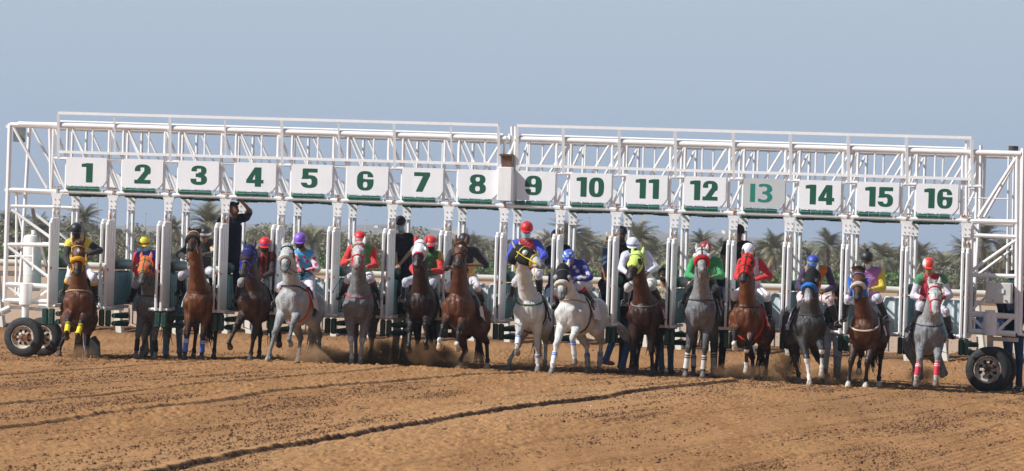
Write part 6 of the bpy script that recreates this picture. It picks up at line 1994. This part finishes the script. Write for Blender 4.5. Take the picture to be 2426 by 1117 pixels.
HANDLERS = [
 dict(h=(550, 490), sL=(524, 522), sR=(584, 516), p=(549, 610), eL=(514, 552), hL=(508, 572), eR=(592, 500), hR=(570, 474), fL=(541, 728), fR=(562, 728), Y=.75, face=(.5, -.4, .5),
      A=dict(hatcol=NAVY, skin='brown', sleeve='short', jacket=dict(body=(.012, .015, .030)), pants=(.015, .018, .03), label='handler in navy polo with one arm raised under board four')),
 dict(h=(948, 524), sL=(934, 566), sR=(972, 562), p=(958, 660), eL=(936, 602), hL=(940, 628), eR=(972, 598), hR=(946, 628), fL=(950, 742), fR=(966, 742), Y=.75, face=(-.1, -1, -.3),
      A=dict(hatcol=BLK, skin='tan', mask=(.22, .48, .62), sleeve='short', jacket=dict(body=(.012, .013, .022)), pants=BLK, label='handler in black cap and pale blue mask standing in the gate under board seven')),
 dict(h=(1318, 556), sL=(1302, 592), sR=(1344, 590), p=(1318, 684), eL=(1298, 622), hL=(1304, 640), eR=(1346, 624), hR=(1330, 650), fL=(1312, 752), fR=(1326, 752), Y=.9, face=(-.4, -1, -.2),
      A=dict(hatcol=NAVY, skin='brown', mask=(.22, .48, .62), gloves=(.72, .60, .05), jacket=dict(body=(.012, .016, .030)), pants=(.03, .05, .09), label='handler in dark jacket and yellow gloves half hidden between boards nine and ten')),
 dict(h=(1473, 548), sL=(1462, 588), sR=(1494, 588), p=(1482, 672), eL=(1462, 618), hL=(1466, 640), eR=(1498, 618), hR=(1490, 644), fL=(1478, 748), fR=(1492, 748), Y=.8, face=(.5, -1, -.1),
      A=dict(hatcol=BLK, skin='dark', jacket=dict(body=(.012, .012, .014)), pants=BLK, label='handler in black cap and black shirt half hidden by the post beside board eleven')),
 dict(h=(1449, 566), sL=(1436, 594), sR=(1464, 596), p=(1444, 672), eL=(1433, 622), hL=(1436, 646), eR=(1462, 626), hR=(1452, 650), fL=(1438, 748), fR=(1452, 748), Y=1.3, face=(-.6, -.8, -.3),
      A=dict(hatcol=(.38, .20, .09), skin='brown', jacket=dict(body=(.07, .11, .17), lower=(.34, .15, .06)), pants=BLK, label='handler in tan cap and denim shirt left of the post beside board eleven')),
 dict(h=(1751, 544), sL=(1722, 580), sR=(1776, 582), p=(1752, 665), eL=(1712, 610), hL=(1722, 640), eR=(1782, 612), hR=(1765, 638), fL=(1744, 752), fR=(1762, 752), Y=.75, face=(.35, -1, -.25),
      A=dict(hatcol=(.02, .016, .014), skin='brown', sleeve='short', jacket=dict(body=(.012, .012, .014)), pants=BLK, label='handler in black cap and black polo standing in the gate above board thirteen horse')),
 dict(h=(1573, 646), sL=(1550, 690), sR=(1596, 690), p=(1574, 768), eL=(1546, 726), hL=(1556, 756), eR=(1600, 726), hR=(1590, 756), fL=(1568, 868), fR=(1589, 870), Y=.7, ground=1, face=(.1, -1, -.1),
      A=dict(hatcol=(.02, .015, .012), skin='tan', mask=BLK, jacket=dict(body=(.46, .38, .27)), pants=DEN, legw=.9, label='man in khaki shirt, black mask and blue jeans behind the gate')),
 dict(h=(405, 634), sL=(388, 664), sR=(430, 662), p=(412, 730), eL=(384, 694), hL=(392, 716), eR=(434, 690), hR=(424, 712), fL=(392, 836), fR=(426, 836), Y=1.4, ground=1,
      A=dict(hatcol=(.3, .1, .05), skin='brown', jacket=dict(body=(.03, .04, .05)), pants=(.20, .34, .50), legw=.9, shoe=(.18, .13, .10), label='person in light blue jeans mostly hidden between boards two and three')),
 dict(h=(956, 612), sL=(938, 646), sR=(978, 646), p=(958, 728), eL=(934, 680), hL=(940, 706), eR=(980, 680), hR=(974, 706), fL=(935, 846), fR=(954, 840), Y=1.6, ground=1,
      A=dict(hatcol=BLK, skin='brown', jacket=dict(body=(.03, .035, .04)), pants=(.52, .38, .28), shoe=(.2, .18, .16), label='person in khaki trousers standing behind the stall wall left of board seven horse')),
 dict(h=(196, 616), sL=(178, 650), sR=(216, 650), p=(198, 728), eL=(176, 682), hL=(182, 706), eR=(218, 682), hR=(212, 706), fL=(190, 836), fR=(205, 832), Y=2.0, ground=1,
      A=dict(hatcol=BLK, skin='brown', jacket=dict(body=(.03, .035, .05)), pants=(.34, .44, .60), label='person in pale jeans hidden behind the leaping horse under board one')),
 dict(h=(352, 640), sL=(336, 666), sR=(370, 666), p=(354, 738), eL=(334, 694), hL=(340, 712), eR=(372, 694), hR=(366, 712), fL=(346, 836), fR=(362, 838), Y=2.0, ground=1,
      A=dict(hatcol=BLK, skin='brown', jacket=dict(body=(.10, .10, .10)), pants=(.42, .40, .37), label='person in light grey trousers hidden behind the dark grey horse under board two')),
 dict(h=(1506, 656), sL=(1484, 676), sR=(1514, 690), p=(1474, 740), eL=(1488, 706), hL=(1500, 728), eR=(1520, 716), hR=(1526, 738), fL=(1436, 824), fR=(1474, 872), Y=.8, ground=1, liftfoot='L', kx=.7, face=(.8, -.6, -.2),
      A=dict(hatcol=BLK, skin='brown', jacket=dict(body=(.05, .06, .09)), pants=(.08, .20, .48), shoe=(.25, .13, .08), label='person in bright blue jeans lunging behind the dark horse under board eleven')),
 dict(h=(1524, 640), sL=(1508, 672), sR=(1548, 672), p=(1496, 756), eL=(1506, 702), hL=(1512, 726), eR=(1552, 702), hR=(1546, 724), fL=(1472, 872), fR=(1504, 872), Y=1.3, ground=1,
      A=dict(hatcol=BLK, skin='brown', jacket=dict(body=(.03, .03, .03)), pants=(.05, .045, .04), legw=1.15, label='person in dark baggy trousers behind the dark horse under board eleven')),
 dict(h=(1708, 636), sL=(1690, 666), sR=(1722, 668), p=(1704, 752), eL=(1690, 700), hL=(1696, 724), eR=(1722, 700), hR=(1714, 724), fL=(1692, 862), fR=(1708, 858), Y=.8, ground=1,
      A=dict(hatcol=NAVY, skin='brown', jacket=dict(body=(.012, .015, .03)), pants=(.02, .022, .03), label='person in dark clothes right behind the green jockey under board twelve')),
 dict(h=(1984, 688), sL=(1962, 716), sR=(2004, 718), p=(1972, 782), eL=(1960, 746), hL=(1966, 768), eR=(2006, 746), hR=(1998, 766), fL=(1952, 892), fR=(1982, 896), Y=.6, ground=1, face=(.3, -.8, -.7),
      A=dict(hatcol=BLK, skin='brown', jacket=dict(body=(.014, .014, .016)), pants=(.46, .50, .56), legw=1.1, shoe=(.2, .16, .13), label='person in black top and whitish jeans bending behind the horse under board fourteen')),
 dict(h=(2401, 652), sL=(2378, 700), sR=(2424, 700), p=(2400, 790), eL=(2372, 738), hL=(2362, 712), eR=(2428, 738), hR=(2420, 770), fL=(2392, 912), fR=(2414, 916), Y=1.5, ground=1, face=(-.6, -.8, -.1),
      A=dict(hatcol=NAVY, skin='brown', mask=(.25, .50, .65), jacket=dict(body=(.012, .016, .035)), pants=(.04, .075, .14), label='man in navy jacket and blue mask behind the right end of the gate')),
]
for d in HANDLERS: stander(d)
# ------------------------------------------------------------------ loose things
root = empty('rubber_flap', (P(220, 838, yg(-7.4) + .2).x, yg(-7.4) + .2, 0))
m = MB(); Yf = root.location.y
pr = [(212, 842), (236, 846), (234, 812), (224, 796), (208, 804), (210, 822)]
a = [P(u, v, Yf) for u, v in pr]; b = [P(u + 3, v, Yf + .18) for u, v in pr]
m.add(a + b, [tuple(range(6))[::-1], tuple(range(6, 12))] + [(k, k + 6, (k + 1) % 6 + 6, (k + 1) % 6) for k in range(6)])
obj('flap', m, simple('worn_grey_rubber', (.05, .052, .05), .8, .4, 14, 0, .006), root, smooth=False)
tag(root, 'dark grey rubber flap standing up in the sand beside the leaping horse', 'rubber flap')
q = P(2352, 774, yg(8.6) + 1.7)
root = empty('cool_box', (q.x, q.y, q.z - .16))
m = MB(); m.box((q.x, q.y, q.z), (.60, .38, .30), 0, 0, .02); obj('box', m, simple('cool_box_blue', (.08, .25, .62), .45, .2, 12), root)
m = MB(); m.box((q.x, q.y, q.z + .17), (.62, .40, .05), 0, 0, .02); obj('lid', m, simple('cool_box_white', (.66, .68, .72), .45, .1), root)
m = MB()
for x in (-.17, .05, .2): m.box((q.x + x, q.y - .195, q.z + .02), (.09, .012, .12), 0)
obj('sticker', m, simple('cool_box_white', (.66, .68, .72), .45, .1), root)
tag(root, 'blue cool box with white lid resting on the lower frame at the right end', 'cool box')
# kicked clods of dirt: beyond counting
rnd = random.Random(12); m = MB()
SPR = [(160, 850, 60, 22, 60), (500, 850, 90, 18, 50), (740, 850, 90, 26, 90), (890, 855, 60, 40, 120), (1010, 865, 70, 45, 160), (1130, 865, 80, 26, 60), (1245, 870, 70, 40, 70), (1400, 880, 70, 22, 50), (1500, 880, 70, 22, 60), (1715, 890, 60, 40, 110), (1800, 890, 80, 50, 120), (1870, 885, 40, 60, 120), (1990, 905, 60, 40, 70), (2110, 900, 60, 60, 90), (2200, 905, 70, 50, 120), (2300, 900, 50, 40, 30)]
for (u, v, du, dv, n_) in SPR:
    for k in range(n_ * 2):
        uu = u + rnd.gauss(0, du * .5); vv = v - abs(rnd.gauss(0, dv)); yy = yg((uu - 1213) / 134.5) - 1.2 + rnd.uniform(-.8, 1.2)
        c = P(uu, vv, yy); r = abs(rnd.gauss(0, .007)) + .004
        if c.z < gz(c.x): continue
        vs = [c + Vector((rnd.uniform(-1, 1), rnd.uniform(-1, 1), rnd.uniform(-1, 1))).normalized() * r * rnd.uniform(.7, 1.3) for _ in range(4)]
        m.add(vs, [(0, 1, 2), (0, 3, 1), (0, 2, 3), (1, 3, 2)])
tag(obj('flying_dirt', m, simple('dirt_clod', (.16, .085, .045), .95, .4, 20), None, False), kind='stuff')
# crumbs of damp soil lying on the harrowed surface
rg = np.random.default_rng(77)
NC = 380000
cx = rg.uniform(-10.5, 10.5, NC); cy = rg.uniform(-51, 9, NC)
rx_ = cx - cy * .18
dn = vnoise(rx_, cy * .10, .9, 61) * .35 + vnoise(rx_, cy * .04, .22, 62) * .65
sm_ = np.clip(1 - np.abs(cy * .18 - cx + 8.4) / 1.8, 0, 1)
keep = rg.random(NC) < np.clip((dn - .30) * 1.7, .05, 1) * (1 - .75 * sm_)
cx, cy = cx[keep], cy[keep]; k_ = len(cx)
r_ = np.minimum(np.exp(rg.normal(np.log(.0054), .45, k_)), .020)
zz_ = np.interp(cx, CROWN_X, CROWN_Z) * np.clip((cy + 60) / 40, 0, 1) + .012 + r_ * .35
dirs = rg.normal(size=(k_, 6, 3)) * .28 + np.array([(1, 0, 0), (0, 1, 0), (-1, 0, 0), (0, -1, 0), (0, 0, .9), (0, 0, -.8)])
vv = (np.stack([cx, cy, zz_], 1)[:, None, :] + dirs * r_[:, None, None] * np.array([1.35, 1.35, 1.0])).reshape(-1, 3)
ft = np.array([(0, 1, 4), (1, 2, 4), (2, 3, 4), (3, 0, 4), (1, 0, 5), (2, 1, 5), (3, 2, 5), (0, 3, 5)])
ff = (ft[None] + (np.arange(k_) * 6)[:, None, None]).reshape(-1, 3)
tag(obj('soil_crumbs', (vv, ff), simple('damp_soil', (.14, .068, .032), .95, .5, 9), None, False), kind='stuff')
# dust clouds
def dust(k, c, r, dens, col):
    dm = bpy.data.materials.new('dust_%d' % k); dm.use_nodes = True; n = dm.node_tree; n.nodes.clear()
    oo = n.nodes.new('ShaderNodeOutputMaterial'); pv = n.nodes.new('ShaderNodeVolumePrincipled')
    tc = n.nodes.new('ShaderNodeTexCoord')
    nz = noise_node(n, 2.4, 4, .65, tc.outputs['Object'])
    ln = n.nodes.new('ShaderNodeVectorMath'); ln.operation = 'LENGTH'
    sb = n.nodes.new('ShaderNodeVectorMath'); sb.operation = 'MULTIPLY'; sb.inputs[1].default_value = (1 / r[0], 1 / r[1], 1 / r[2])
    n.links.new(tc.outputs['Object'], sb.inputs[0]); n.links.new(sb.outputs[0], ln.inputs[0])
    fall = maprange(n, ln.outputs['Value'], .15, 1.0, 1, 0)
    nn = maprange(n, nz.outputs[0], .40, .66)
    mu = n.nodes.new('ShaderNodeMath'); mu.operation = 'MULTIPLY'; n.links.new(fall, mu.inputs[0]); n.links.new(nn, mu.inputs[1])
    mu2 = n.nodes.new('ShaderNodeMath'); mu2.operation = 'MULTIPLY'; mu2.inputs[1].default_value = dens * 2.2; n.links.new(mu.outputs[0], mu2.inputs[0])
    n.links.new(mu2.outputs[0], pv.inputs['Density']); pv.inputs['Color'].default_value = (min(1, col[0] * 1.0), col[1] * .86, col[2] * .76, 1)
    n.links.new(pv.outputs[0], oo.inputs['Volume'])
    m = MB(); m.ell((0, 0, 0), r, 20, 12)
    o = obj('dust', m, dm, None, True); o.location = c; tag(o, kind='stuff')
DU = [((745, 842), (.65, .6, .22), 5.0, (.80, .55, .35)), ((905, 838), (.50, .5, .30), 9.0, (.42, .27, .15)), ((1005, 846), (.62, .5, .33), 15.0, (.33, .21, .12)), ((820, 850), (.40, .5, .16), 7.0, (.55, .36, .2)), ((1100, 850), (.45, .5, .20), 3.0, (.75, .55, .36)),
      ((185, 835), (.34, .4, .16), 2.5, (.62, .40, .24)), ((1760, 880), (.62, .5, .16), 5.5, (.55, .38, .24)), ((1862, 872), (.40, .5, .42), 3.5, (.55, .38, .24)), ((1990, 892), (.55, .5, .24), 4.0, (.62, .42, .26)), ((2190, 888), (.40, .4, .18), 3.5, (.50, .34, .2)), ((1260, 862), (.55, .4, .14), 3.0, (.6, .42, .27)), ((1390, 868), (.40, .4, .14), 2.5, (.6, .42, .27))]
for k, ((u, v), r, dn, cl) in enumerate(DU):
    x = (u - 1213) / 134.5; p = P(u, v, yg(x) - .9)
    dust(k, p, r, dn, cl)
